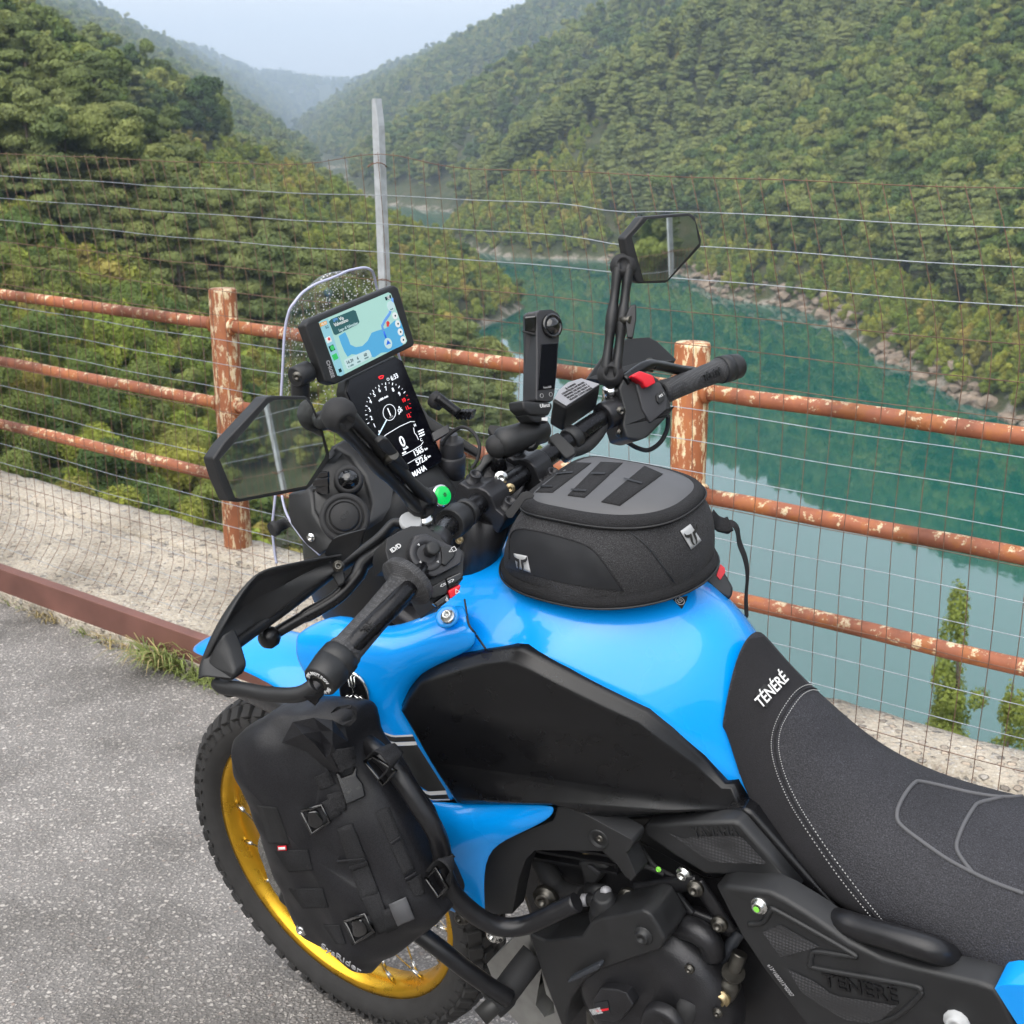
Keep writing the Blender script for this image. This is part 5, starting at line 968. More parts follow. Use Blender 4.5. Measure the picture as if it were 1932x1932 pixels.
# right switch block, reservoir, guard, wiring
nR = Vector((-.80, .42, .42)).normalized(); pR = Q(z2, 1220, 1180, -.275)+nR*.02
rs = trace('right_switch_block', 'black_plastic', z2, [(1050, 1120), (1075, 1055), (1130, 1020), (1200, 1012), (1290, 1060), (1330, 1130), (1365, 1215), (1368, 1260), (1340, 1290), (1285, 1350), (1225, 1410), (1165, 1435), (1100, 1420), (1075, 1340), (1085, 1250)], pR, nR, .06, .008)
trace('switch_face', 'grey_plastic', z2, [(1150, 1090), (1300, 1080), (1345, 1180), (1345, 1240), (1240, 1330), (1190, 1240)], pR, nR, .01, .003, rs, .004)
trace('engine_switch', 'red_plastic', z2, [(1125, 1045), (1180, 1012), (1260, 1040), (1277, 1085), (1215, 1118), (1195, 1085)], pR, nR, .02, .003, rs, .016)
trace('mode_button', 'black_plastic', z2, [(1275, 1160), (1310, 1130), (1330, 1160), (1325, 1190), (1295, 1215), (1278, 1195)], pR, nR, .006, .0015, rs, .007); mx_d = (Q(z2, 1330, 1145, -.3)-Q(z2, 1290, 1175, -.28)); text('mode_lettering', 'MODE', on_plane(*z2(1308, 1160), pR+nR*.0076, nR), mx_d, nR.cross(mx_d), .0036, 'white_print', rs, ext=.0003)
nv_ = Vector((-.35, .15, .95)).normalized(); pv_ = Q(z2, 800, 1140, -.175)
rv = trace('brake_reservoir', 'black_plastic', z2, [(655, 1190), (675, 1150), (745, 1080), (830, 1055), (945, 1095), (735, 1235)], pv_, nv_, .045, .004, out=-.001); trace('reservoir_lid', 'label_grey', z2, [(665, 1178), (690, 1130), (745, 1082), (826, 1058), (935, 1092), (735, 1222)], pv_, nv_, .002, .0004, rv, .0015)
rx = (on_plane(*z2(880, 1090), pv_, nv_)-on_plane(*z2(715, 1180), pv_, nv_)).normalized()
for i, s_ in enumerate(('⚠ WARNING', 'CLEAN FILLER CAP BEFORE', 'REMOVING. USE ONLY DOT 4', 'BRAKE FLUID FROM A', 'SEALED CONTAINER')): text('reservoir_lettering', s_, on_plane(*z2(790, 1135), pv_, nv_)+nv_*.0022 + nv_.cross(rx)*(.010-.0052*i), rx, nv_.cross(rx), .0032, 'dark_print', rv, ext=.0003, width=.045 if i else .02)
trace('right_hand_guard', 'black_plastic', z2, [(855, 1065), (950, 932), (1090, 822), (1235, 812), (1280, 835), (1340, 890), (1397, 945), (1385, 962), (1300, 965), (1200, 985), (1080, 1010), (960, 1060)], Q(z2, 1150, 910, -.36)+Vector((.05, 0, 0)), (-.75, .35, .45), .005, .002)
trace('right_guard_fin', 'black_plastic', z2, [(855, 1060), (960, 1020), (1060, 990), (1210, 950), (1390, 950), (1200, 985), (1060, 1030), (960, 1070)], Q(z2, 1150, 960, -.34)+Vector((.03, 0, 0)), (-.5, .2, .85), .012, .003)
tubez('brake_lever', 'satin_black', z2, [(1080, 1075, -.24), (1210, 985, -.29), (1300, 985, -.33), (1420, 1010, -.38), (1500, 1020, -.42)], [.008]*25, n=10); bolt(Q(z2, 1238, 965, -.31), (-.6, .5, .5), .005)
trace('guard_post', 'black_plastic', z2, [(1215, 960), (1235, 940), (1262, 950), (1268, 1020), (1215, 1010)], Q(z2, 1240, 975, -.31), (-.7, .5, .4), .012, .003)
tubez('throttle_cable', 'rubber', z2, [(1100, 1440, -.27), (1160, 1475, -.27), (1230, 1488, -.28), (1300, 1440, -.29), (1340, 1360, -.30), (1345, 1280, -.30)], .0035, n=8)
tubez('cable_bundle', 'rubber', z2, [(760, 1500, -.12), (850, 1470, -.15), (920, 1400, -.18), (960, 1330, -.20)], .009, n=10)
tubez('cable_bundle', 'rubber', za, [(1190, 1180, .03), (1220, 1100, .03), (1245, 1000, .03), (1260, 900, .02)], .011, n=10)

# ---------------------------------------------------------------- mirrors
def mirror(side_, z, outline, glass, c, n, arm0, arm1, parts_lift):
    n = Vector(n).normalized(); mo = trace('mirror', 'black_plastic', z, outline, c, n, .020, .004, out=.0)
    g = trace('mirror_glass', 'mirror_glass', z, glass, c, n, .0015, 0, mo, .0006)
    g.modifiers.clear(); return mo
nL = Vector((-.86, .10, .10)); 
def aim(c, tgt):
    c = Vector(c); return ((_CB-c).normalized() + (Vector(tgt)-c).normalized()).normalized()
mcL = Q(z1, 520, 1420, .42); tgL = BI @ ts(-2.33, 2.56, 1.31)
mL = mirror('left', z1, [(85, 1500), (150, 1400), (420, 1110), (480, 1040), (540, 1030), (790, 1035), (830, 1080), (880, 1200), (915, 1290), (965, 1480), (960, 1510), (830, 1700), (790, 1735), (280, 1830), (205, 1820), (130, 1650)],
       [(135, 1510), (500, 1090), (548, 1062), (785, 1060), (818, 1105), (860, 1210), (892, 1300), (930, 1465), (918, 1500), (785, 1705), (290, 1803), (252, 1795)], mcL, aim(mcL, tgL), None, None, 0)
mcR = Q(z2, 1330, 280, -.375); tgR = BI @ ts(-2.34, 2.56, 1.52)
mR = mirror('right', z2, [(1083, 220), (1120, 180), (1190, 90), (1480, 67), (1510, 85), (1550, 230), (1546, 270), (1345, 487), (1180, 491), (1155, 480), (1100, 310)], [(1128, 215), (1222, 106), (1470, 86), (1508, 122), (1530, 252), (1340, 470), (1200, 478)], mcR, aim(mcR, tgR), None, None, 0)
def arm(mo, z, p, qv, r_, Y0, Y1, knob, yk, base, spread):
    A = Q(z, *p, Y0); B = Q(z, *qv, Y1); d = (B-A).normalized(); sd = d.cross(view_dir(A)).normalized(); vd = sd.cross(d)
    for s in (-1, 1):       # two clamp halves, waisted in the middle
        L = (B-A).length; P = [A+d*L*t + sd*s*(r_*.46) for t in (-.04, .06, .2, .34, .42, .5, .58, .66, .8, .94, 1.04)]; W = [(r_*.42, r_*.78), (r_*.50, r_), (r_*.40, r_*.62), (r_*.40, r_*.62), (r_*.52, r_*.86), (r_*.56, r_*.92), (r_*.52, r_*.86), (r_*.40, r_*.62), (r_*.40, r_*.62), (r_*.50, r_), (r_*.42, r_*.78)]
        MB().tube(P, W, 12, flat=sd).build('mirror_arm', 'black_plastic', mo)
    for C_ in (A, B): g = MB(); g.lathe(C_-vd*r_*1.05, vd, [(0, r_*.4), (r_*.2, r_*.8), (r_*.6, r_*1.08), (r_*1.05, r_*1.18), (r_*1.5, r_*1.08), (r_*1.9, r_*.75), (r_*2.02, r_*.55), (r_*1.8, r_*.5), (r_*1.75, .0001)], 22, False); g.build('ball_joint', 'rubber', mo)
    K = [on_plane(*z(*a), (A+B)/2+vd*r_*1.5, vd) for a in knob]; MB().prism(K, -vd*.008).build('clamp_knob', 'black_plastic', mo, bevel=.002); MB().tube([(A+B)/2, sum(K, Vector())/len(K)], .006, 10).build('knob_screw', 'dark_steel', mo)
    return A, B
aL, bL = arm(mL, z1, (1030, 1175), (1650, 1830), .0165, .345, .215, [(1315, 1385), (1360, 1350), (1400, 1360), (1560, 1570), (1555, 1592), (1530, 1590), (1340, 1430)], 0, None, 0)
aR, bR = arm(mR, z2, (1078, 388), (1000, 1035), .0165, -.315, -.235, [(1090, 690), (1118, 622), (1155, 612), (1156, 700), (1135, 820), (1100, 815)], 0, None, 0)
MB().tube([aL, on_plane(*z1(905, 1240), mcL, aim(mcL, tgL))-aim(mcL, tgL)*.014], [.0125, .010], 14).build('mirror_neck', 'black_plastic', mL); MB().tube([aR, on_plane(*z2(1150, 350), mcR, aim(mcR, tgR))-aim(mcR, tgR)*.014], [.0125, .010], 14).build('mirror_neck', 'black_plastic', mR)
for mo, B_, tgt in ((mL, bL, Q(za, 400, 980, .215)), (mR, bR, Q(z2, 1000, 1190, -.235))):
    d = (tgt-B_).normalized(); MB().lathe(B_+d*.012, d, [(0, .009), (.008, .0095), (.009, .012), (.016, .012), (.017, .0105), (.024, .0105), (.026, .013), (.04, .013)], 18).build('mirror_stem', 'chrome', mo)

# ---------------------------------------------------------------- action camera on its mount
cy = -.066; cF = Q(z2, 565, 1330, -.055)
ac = thing_b('action_camera', cF, 'slim black two-lens action camera standing on a ball mount at the bar centre', 'camera')
nC = Vector((-.90, -.06, .36)).normalized(); nC = Vector((-.93, .20, .28)).normalized()
FP = Q(z2, 620, 900, -.080); fo = [(555, 668), (572, 650), (650, 645), (690, 668), (703, 690), (697, 800), (684, 1000), (668, 1150), (660, 1190), (640, 1202), (560, 1196), (556, 1180), (560, 900)]
body = trace('camera_body', 'grey_plastic', z2, fo, FP, nC, .030, .005, ac, segs=3)
trace('camera_screen', 'display_glass', z2, [(586, 855), (686, 847), (668, 1120), (566, 1130)], FP, nC, .002, .0006, body, .001)
lc = on_plane(*z2(645, 745), FP, nC); MB().lathe(lc, nC, [(-.002, .0165), (.003, .0165), (.005, .0155), (.0052, .0125), (.003, .0122), (.004, .0115), (.008, .0085), (.010, .004), (.0103, .0001)], 30, False).build('lens', 'gloss_black', body)
sB = [(490, 690), (505, 662), (555, 668), (560, 900), (556, 1180), (540, 1198), (480, 1180), (484, 900)]
trace('camera_side', 'grey_plastic', z2, sB, FP-nC*.004, Vector((-.55, .80, .2)), .01, .004, body); trace('lens_guard', 'gloss_black', z2, [(484, 690), (556, 682), (552, 785), (486, 780)], FP, Vector((-.55, .80, .2)), .004, .002, body, .004)
trace('lens_guard_ring', 'black_plastic', z2, [(472, 772), (548, 788), (552, 800), (540, 802), (472, 785)], FP, Vector((-.55, .80, .2)), .01, .001, body, .005)
for x0, y0, x1, y1 in ((522, 828, 548, 850), (506, 935, 526, 960), (496, 1095, 518, 1122)): trace('port_door', 'black_plastic', z2, [(x0, y0), (x1, y0+3), (x1, y1), (x0, y1-3)], FP-nC*.004, Vector((-.55, .80, .2)), .002, .0006, body, .0008)
for x, y in ((588, 1163), (642, 1155)): MB().lathe(on_plane(*z2(x, y), FP, nC), nC, [(0, .0030), (.0006, .0030), (.0006, .0024), (.0001, .0024)], 14, False).build('button', 'grey_print', body)
rx = (on_plane(*z2(640, 1112), FP, nC)-on_plane(*z2(600, 1116), FP, nC)); text('camera_lettering', 'Insta360', on_plane(*z2(618, 1113), FP, nC)+nC*.0016, rx, nC.cross(rx), .0028, 'grey_print', body, ext=.0003, width=.013)
trace('camera_foot', 'black_plastic', z2, [(473, 1190), (560, 1200), (655, 1205), (655, 1235), (630, 1285), (520, 1280), (480, 1245)], FP, nC, .032, .004, ac, .002); text('foot_lettering', 'Ulanzi', on_plane(*z2(600, 1223), FP, nC)+nC*.0026, rx, nC.cross(rx), .0050, 'white_print', ac, ext=.0003, width=.016)
trace('quick_release', 'black_plastic', z2, [(500, 1275), (620, 1283), (628, 1330), (540, 1320)], FP, nC, .030, .003, ac, -.002); trace('lock_tab', 'white_print', z2, [(590, 1295), (625, 1290), (625, 1315), (592, 1312)], FP, nC, .002, .0005, ac, 0)
a0, a1 = Q(z2, 345, 1450, .005), Q(z2, 585, 1365, -.058); arm_ = MB().tube([a0+(a1-a0)*t for t in (-.12, .05, .3, .55, .62, .75, 1.0, 1.12)], [.012, .021, .0195, .0185, .0195, .0185, .019, .012], 22).build('ball_arm', 'black_plastic', ac)
MB().lathe(Q(z2, 325, 1465, .008)-Vector((0, 0, .015)), (0, 0, 1), [(0, .006), (.004, .012), (.010, .0155), (.016, .0165), (.022, .0155), (.028, .011), (.031, .003)], 20).build('mount_ball', 'rubber', ac); MB().tube([Q(z2, 335, 1600, .005), Q(z2, 330, 1500, .005)], [.011, .008, ], 16).build('mount_post', 'bar_black', ac)
bolt(Q(z2, 520, 1445, -.03), (-.6, .7, .3), .008, ac, 'black_plastic'); trace('arm_knob', 'rubber', z2, [(265, 1360), (275, 1335), (360, 1345), (380, 1375), (330, 1400), (290, 1400)], Q(z2, 320, 1370, -.03), (-.5, .5, .7), .014, .003, ac)

def wrinkle(o, amp, scale_, seed):
    t = bpy.data.textures.new('crease', 'CLOUDS'); t.noise_scale = scale_; t.noise_depth = 1; d = o.modifiers.new('crease', 'DISPLACE'); d.texture = t; d.strength = amp; d.mid_level = .5; d.texture_coords = 'LOCAL'
# ---------------------------------------------------------------- tank bag
tb = thing_b('tank_bag', (-.65, 0, 1.09), 'charcoal fabric tank bag with ribbed lid and bull badges, strapped on the blue tank', 'bag')
def bring(z_, da=0., db_=0., n=64):
    """one horizontal ring of the bag: square-shouldered nose, rounded tail; da, db_ shrink it"""
    k = max(0., min(1., (z_-1.095)/.095)); xf = -.500-.052*k - da; xr = -.780+.015*k + da; b_ = .119-.032*k**1.4 - db_; ef = 2.9+2.4*k; er = 2.1+.5*k; xm = -.625; out = []
    for i in range(n):
        t = 2*math.pi*i/n; c0, s0 = math.cos(t), math.sin(t); e = ef if c0 > 0 else er; a = (xf-xm) if c0 > 0 else (xm-xr)
        x = abs(c0)**(2/e)*(1 if c0 > 0 else -1); y = abs(s0)**(2/e)*(1 if s0 > 0 else -1)
        out.append(Vector((xm+a*x, b_*y, z_ - .010*abs(y)**2.4*(1-.6*k))))
    return out
def closed(L): return L+[L[0]]
NR = 64
skirt = [bring(1.085, .028, .028), bring(1.086, .010, .010), bring(1.090, .002, .002), bring(1.096, 0, 0), bring(1.103, .001, .001), bring(1.107, .004, .004)]
lw = MB(); lw.grid(skirt, close=True); lw.add(skirt[0], [tuple(range(NR))]); lw.build('bag_skirt', 'webbing', tb, sub=1)
MB().tube(closed(bring(1.0935, -.0004, -.0004)), .0015, 6, False).build('lower_zip', 'black_plastic', tb)
wall = [bring(1.105, .0045, .0045), bring(1.116, .0015, .0015), bring(1.135, -.0015, -.0015), bring(1.155, -.002, -.002), bring(1.170, 0, 0), bring(1.181, .002, .002), bring(1.187, .005, .005)]
bw = MB().grid(wall, close=True).build('bag_body', 'bag_cordura', tb, sub=1); wrinkle(bw, .005, .06, 2)
lidr = [bring(1.183, .004, .004), bring(1.186, -.0005, -.0005), bring(1.192, -.0012, -.0012), bring(1.1975, .002, .002), bring(1.200, .008, .008), bring(1.1995, .012, .012)]
lidp = MB().grid(lidr, close=True).build('lid_piping', 'webbing', tb, sub=1)
MB().tube(closed(bring(1.1885, -.0018, -.0018)), .0013, 6, False).build('lid_zip', 'black_plastic', tb)
lid = [bring(1.1985, .0105, .0105), bring(1.203, .016, .015), bring(1.210, .034, .030), bring(1.2135, .060, .052), bring(1.2145, .085, .072)]
lg_ = MB(); lg_.grid(lid, close=True); lg_.add(lid[-1], [tuple(range(NR))]); lido = lg_.build('bag_lid', 'lid_eva', tb, sub=1)
cl_ = caster([lido, lidp]); cwall = caster([bw]); csk = caster([bw, lido])
for a, b0, c0, d0 in (((600, 130), (355, 335), (735, 135), (470, 335)), ((800, 128), (575, 355), (950, 135), (690, 370)), ((1100, 155), (805, 400), (1225, 210), (930, 425))):
    o = strip('lid_strap', 'webbing', cl_, zb_, [a, b0], [c0, d0], tb, .0016, 16, 3, .0014)
for pts_ in ([(495, 208), (610, 196), (612, 206), (497, 218)], [(735, 205), (830, 205), (830, 215), (735, 215)], [(960, 240), (1085, 272), (1082, 282), (958, 250)], [(385, 290), (470, 292), (468, 304), (383, 302)], [(598, 315), (702, 322), (700, 334), (596, 327)]): strip('bartack', 'bag_vinyl', cl_, zb_, [pts_[0], pts_[1]], [pts_[3], pts_[2]], tb, .0042, 6, 1)
strip('side_panel', 'bag_vinyl', cwall, zb_, [(195, 610), (225, 592), (300, 592), (420, 615), (560, 650), (680, 690), (760, 745), (830, 835), (890, 920), (945, 1000)], [(165, 845), (200, 862), (280, 885), (400, 915), (520, 945), (620, 965), (700, 978), (780, 990), (860, 996), (944, 1001)], tb, .0016, 30, 8)
MB().tube(follow(cwall, zb_, [(180, 790), (178, 690), (190, 625), (225, 592), (300, 590), (430, 615), (570, 652), (690, 692), (765, 745), (835, 835), (950, 1003)], 60, .0012), .0011, 6).build('panel_piping', 'webbing', tb)
MB().tube(follow(cwall, zb_, [(880, 548), (960, 585), (1060, 650), (1150, 740), (1230, 850), (1300, 945)], 40, .0006), .0010, 6).build('wall_seam', 'bag_vinyl', tb)
for k, (quad, lab) in enumerate((([(208, 752), (297, 770), (322, 882), (230, 850)], 0), ([(1345, 600), (1410, 552), (1485, 665), (1418, 725)], 0))):
    o = strip('bull_badge', 'silver_sticker', cwall, zb_, [quad[0], quad[1]], [quad[3], quad[2]], tb, .0030, 6, 6, .0012)
    c0 = [sum(a[i] for a in quad)/4 for i in (0, 1)]; h = cwall(*zb_(*c0))
    if h:
        c_, nn = h; ux = (cwall(*zb_(*quad[1]))[0]-cwall(*zb_(*quad[0]))[0]).normalized(); uy = nn.cross(ux); S_ = .0125; g = MB()
        for s in (-1, 1): g.prism([c_+nn*.0046+ux*(s*a*S_)+uy*(b0*S_) for a, b0 in [(.95, .85), (.75, .55), (.35, .42), (.12, .40), (.12, .05), (.20, -.55), (.08, -.9), (.32, -.75), (.42, -.3), (.36, .1), (.72, .22), (1.0, .5)]], -nn*.0006)
        g.build('bull_mark', 'dark_print', o)
trace('zip_pull', 'rubber', zb_, [(260, 335), (300, 325), (345, 350), (340, 372), (285, 385), (195, 512), (165, 510), (145, 480)], Q(zb_, 240, 420, .088)+Vector((-.012, .012, .006)), (-.5, .75, .45), .003, .001, tb); MB().lathe(Q(zb_, 172, 475, .092)+Vector((-.012, .012, .006)), (-.5, .75, .45), [(0, .0045), (.002, .004), (.0025, .0001)], 14, False).build('pull_stud', 'grey_plastic', tb)
# carry strap with buckle at the back and the loose tail
tubez('strap_anchor', 'webbing', zb_, [(1560, 500, -.09), (1600, 545, -.10), (1650, 560, -.105), (1690, 548, -.11)], [(.011, .0016)]*19, tb, 8, flat=(0, 1, .3)); trace('strap_buckle', 'black_plastic', zb_, [(1590, 580), (1640, 545), (1690, 560), (1700, 600), (1680, 620), (1600, 600)], Q(zb_, 1640, 580, -.105), (-.6, .6, .5), .008, .002, tb)
tubez('loose_strap', 'webbing', zb_, [(1640, 545, -.11), (1700, 545, -.115), (1735, 590, -.115), (1750, 680, -.115), (1790, 790, -.115), (1805, 900, -.115), (1795, 1050, -.115), (1800, 1195, -.115)], [(.0085, .0010)]*43, tb, 8, flat=(.8, -.5, 0))
rc = trace('rear_mount', 'bag_vinyl', zb_, [(1480, 900), (1600, 840), (1640, 860), (1712, 985), (1705, 1040), (1680, 1070), (1600, 1020), (1520, 940)], Q(zb_, 1620, 940, -.07), (-.6, .55, .6), .04, .008, tb); trace('red_tag', 'red_plastic', zb_, [(1592, 905), (1620, 825), (1650, 850), (1655, 880), (1620, 935)], Q(zb_, 1620, 940, -.07), (-.6, .55, .6), .002, .0006, tb, .0015)
# regulatory sticker on the tank
ct = caster([tank]); strip('approval_sticker', 'dark_print', ct, zb_, [(1285, 1060), (1395, 1045)], [(1355, 1135), (1388, 1075)], tank, .0010, 6, 3)
for x, y, r_ in ((1340, 1082, .0062),):
    h = ct(*zb_(x, y)); MB().lathe(h[0]+h[1]*.0014, h[1], [(0, r_), (.0003, r_), (.0003, r_*.86), (0, r_*.86)], 20, False).build('sticker_ring', 'white_print', tank); xd = (ct(*zb_(1320, 1090))[0]-ct(*zb_(1360, 1070))[0]); text('sticker_lettering', 'E5', h[0]+h[1]*.0015, -xd, h[1].cross(-xd), .0055, 'white_print', tank, ext=.0003)
# tank top seam groove
MB().tube(follow(caster([tank, shroud]), zt, [(410, 168), (418, 215), (430, 285), (460, 330), (512, 404)], 24, -.0002), .0016, 6).build('panel_gap', 'dark_print', bike)

# ---------------------------------------------------------------- crash bars
tubez('crash_bar', 'frame_black', V, [(430, 1290, .10), (510, 1328, .17), (600, 1362, .235), (660, 1388, .275), (705, 1412, .292), (752, 1462, .300), (792, 1522, .302), (822, 1570, .300), (834, 1612, .298), (838, 1650, .296), (858, 1690, .290), (900, 1728, .275), (942, 1748, .258), (990, 1746, .240), (1040, 1725, .225), (1088, 1702, .21)], .0128, n=18)
tubez('crash_bar', 'frame_black', V, [(700, 1690, .30), (770, 1745, .292), (830, 1790, .282), (880, 1830, .268), (925, 1862, .25), (960, 1884, .235)], .0128, n=18)
tubez('crash_bar_sleeve', 'rubber', z5, [(215, 1640, .245), (300, 1560, .225), (400, 1430, .20), (510, 1290, .17)], [.022]*7+[.020]*12, n=20); MB().lathe(Q(z5, 268, 1605, .240), Q(z5, 215, 1640, .245)-Q(z5, 300, 1560, .225), [(.008, .0135), (.034, .0135), (.034, .0001)], 18, False).build('sleeve_bore', 'dark_print', bike)

# ---------------------------------------------------------------- dry bag on the crash bar
db = thing_b('roll_top_bag', (-.45, .34, .64), 'black roll-top dry bag with buckles and webbing, strapped to the left crash bar', 'bag')
DO = [(250, 362, .376), (245, 342, .375), (262, 325, .373), (440, 196, .36), (600, 180, .345), (740, 178, .335), (880, 188, .32), (945, 205, .315), (958, 240, .315), (975, 310, .32), (1010, 430, .318), (1130, 570, .318), (1290, 800, .318), (1430, 1100, .318), (1540, 1350, .32), (1572, 1450, .325), (1560, 1485, .328), (1440, 1592, .340), (1270, 1700, .350), (1140, 1788, .36), (1110, 1806, .36), (1080, 1800, .361), (1000, 1770, .362), (860, 1662, .360), (750, 1592, .358), (690, 1520, .358), (600, 1290, .360), (520, 1120, .362), (468, 1000, .364), (400, 750, .368), (330, 600, .372), (280, 500, .374)]
P = [Q(z4, *a) for a in DO]; c0 = sum(P, Vector())/len(P); lp = [[c0+(p-c0)*.9-Vector((0, .075, 0)) for p in P], [p-Vector((0, .055, 0)) for p in P], P]
for k, h_ in ((.965, .010), (.88, .026), (.66, .036), (.38, .041), (.12, .043)): lp.append([c0+(p-c0)*k+Vector((0, h_, 0)) for p in P])
g = MB(); n_ = len(P)
for a, b0 in zip(lp[:-1], lp[1:]): g.grid([a, b0], close=True)
g.add(lp[-1], [tuple(range(n_))]); g.add(lp[0], [tuple(range(n_))])
bagb = g.build('bag_body', 'dry_tarpaulin', db, sub=2)
ca = bagb.data.attributes.new('crease_edge', 'FLOAT', 'EDGE'); rimset = {tuple(round(c, 4) for c in p) for p in P}; inr = [tuple(round(c, 4) for c in v.co) in rimset for v in bagb.data.vertices]
for e_ in bagb.data.edges:
    if inr[e_.vertices[0]] and inr[e_.vertices[1]]: ca.data[e_.index].value = .75
# creases of the rolled closure
wrinkle(bagb, .013, .055, 1)
cd = caster([bagb])
def lay(name, m, z, pts_, lift0, lift1, th=.0):   # crumpled flap patch: grid rows of (x,y,lift)
    rows = []
    for r_ in pts_:
        row = []
        for x, y, l in r_:
            h = cd(*z(x, y)) ; h = h or (Q(z, x, y, .34), Vector((0, 1, 0))); row.append(h[0]+h[1]*.3*l+view_dir(h[0])*l*.7)
        rows.append(row)
    return MB().grid(rows).build(name, m, db, solid=.004, flat=True)
lay('rolled_flap', 'dry_tarpaulin', z4, [[(560, 360, .004), (640, 240, .018), (760, 215, .020), (880, 225, .014), (950, 260, .006)], [(640, 380, .006), (700, 300, .026), (800, 290, .012), (880, 290, .024), (965, 340, .010)], [(720, 420, .006), (770, 360, .024), (815, 370, .008), (870, 365, .026), (960, 350, .014)], [(800, 490, .004), (835, 450, .018), (870, 430, .022), (900, 420, .020), (975, 420, .012)], [(860, 540, .002), (890, 545, .010), (915, 540, .014), (950, 530, .014), (1000, 490, .008)]], 0, 0)
def strap(name, pts_a, pts_b, lift=.003, m='webbing', th=.0018, n=16): return strip(name, m, cd, z4, pts_a, pts_b, db, lift, n, 3, th)
strap('top_strap', [(865, 400), (920, 545)], [(985, 380), (1020, 500)], .022)
for a, b0, c_, d_ in (((905, 905), (1060, 1360), (1000, 870), (1170, 1305)), ((1145, 800), (1330, 1200), (1230, 760), (1395, 1160)), ((1060, 1340), (1165, 1570), (1170, 1300), (1250, 1530)), ((1345, 1240), (1400, 1330), (1430, 1190), (1460, 1310)), ((760, 580), (800, 660), (850, 540), (900, 620))): strap('webbing_strap', [a, b0], [c_, d_])
for a, b0, c_, d_ in (((510, 1040), (600, 1175), (720, 1035), (750, 1165)), ((600, 1280), (690, 1405), (810, 1280), (850, 1400)), ((820, 1510), (900, 1630), (920, 1510), (960, 1630))): strap('side_webbing', [a, b0], [c_, d_], .002)
for k in ((905, 1100, 1075, 1085), (985, 1140, 1095, 1105), (1000, 1150, 1100, 1112), (1240, 990, 1300, 950), (1330, 1215, 1400, 1175)): strap('bartack', [(k[0], k[1]), (k[2], k[3])], [(k[0]+4, k[1]+14), (k[2]+4, k[3]+14)], .0052, 'dry_tarpaulin')
strap('hook_patch', [(400, 755), (475, 995)], [(525, 770), (605, 1000)], .0015, 'velcro'); strap('red_tag', [(534, 1010), (536, 1040)], [(588, 1008), (592, 1038)], .004, 'red_plastic', .001, 3); strap('tag_print', [(540, 1017), (541, 1033)], [(583, 1015), (585, 1031)], .0052, 'white_print', .0004, 3)
strap('grey_tab', [(1235, 1380), (1290, 1510)], [(1340, 1330), (1392, 1465)], .007, 'lid_eva', .002)
def ov(name, m, pts_, p, n, th, lift=0., bv=.002): return trace(name, m, z4, pts_, p, n, th, bv, db, lift)
def bsurf(x, y): h = cd(*z4(x, y)); return h if h else (Q(z4, x, y, .36), Vector((-.3, .9, .3)))
hb = bsurf(1000, 620); bk_ = ov('buckle', 'satin_black', [(895, 560), (920, 545), (935, 580), (1000, 555), (1020, 505), (1035, 520), (1030, 570), (1070, 620), (1085, 700), (960, 755), (930, 660)], hb[0], hb[1], .012, .016); ov('buckle_slot', 'dark_print', [(965, 675), (990, 650), (1000, 660), (975, 690)], hb[0], hb[1], .002, .0168, 0); ov('buckle_slot', 'dark_print', [(1020, 650), (1045, 635), (1060, 645), (1035, 660)], hb[0], hb[1], .002, .0168, 0)
for x, y, w_ in ((765, 850, 85), (1040, 1540, 85)):
    h = bsurf(x, y); ov('strap_hook', 'gloss_black', [(x-55, y-50), (x+10, y-60), (x+55, y+10), (x+50, y+40), (x-5, y+62), (x-45, y+40)], h[0], h[1], .008, .008, .004)
    fr = [(x-85, y-55), (x+40, y-95), (x+95, y+10), (x-20, y+85)]; MB().tube([on_plane(*z4(*a), h[0]+h[1]*.006, h[1]) for a in fr+[fr[0]]], .0024, 8).build('buckle_frame', 'gloss_black', db)
for a, b0, c_, d_ in (((690, 800), (880, 700), (740, 920), (930, 810)), ((840, 690), (960, 650), (880, 800), (960, 790)), ((950, 1500), (1110, 1450), (1000, 1640), (1145, 1580)), ((1190, 1420), (1330, 1370), (1220, 1560), (1290, 1530))): strap('cross_strap', [a, b0], [c_, d_], .004)
for (ring_, tail) in (([(1080, 480), (1130, 445), (1275, 540), (1200, 630)], [(1145, 440, .322), (1200, 390, .325), (1250, 430, .325), (1275, 480, .325), (1200, 560, .32)]), ([(1465, 1215), (1530, 1150), (1600, 1270), (1545, 1335)], [(1530, 1160, .322), (1590, 1090, .322), (1630, 1130, .32), (1620, 1220, .315), (1580, 1280, .31)])):
    MB().tube([Q(z4, *a, .330) for a in ring_+[ring_[0]]], .0026, 8).build('strap_ring', 'gloss_black', db); tubez('bar_strap', 'webbing', z4, tail, [(.016, .0016)]*25, db, 8, flat=(.6, .5, -.4))
lay('carry_loop', 'webbing', z4, [[(880, 185, .012), (900, 172, .020)], [(930, 175, .026), (925, 166, .026)], [(985, 165, .030), (995, 170, .028)], [(990, 210, .022), (975, 235, .016)], [(935, 232, .012), (920, 225, .010)]], 0, 0)
h = bsurf(920, 1700); xd = (bsurf(990, 1745)[0]-bsurf(860, 1660)[0]); text('bag_lettering', 'SysRider', h[0]+h[1]*.003+xd*.1, xd, h[1].cross(xd), .014, 'grey_print', db, width=.07, ext=.0005, shear=.2)
bolt(bsurf(715, 1558)[0]+Vector((.01, .0, 0)), (-.3, .9, .2), .006, db, 'steel')

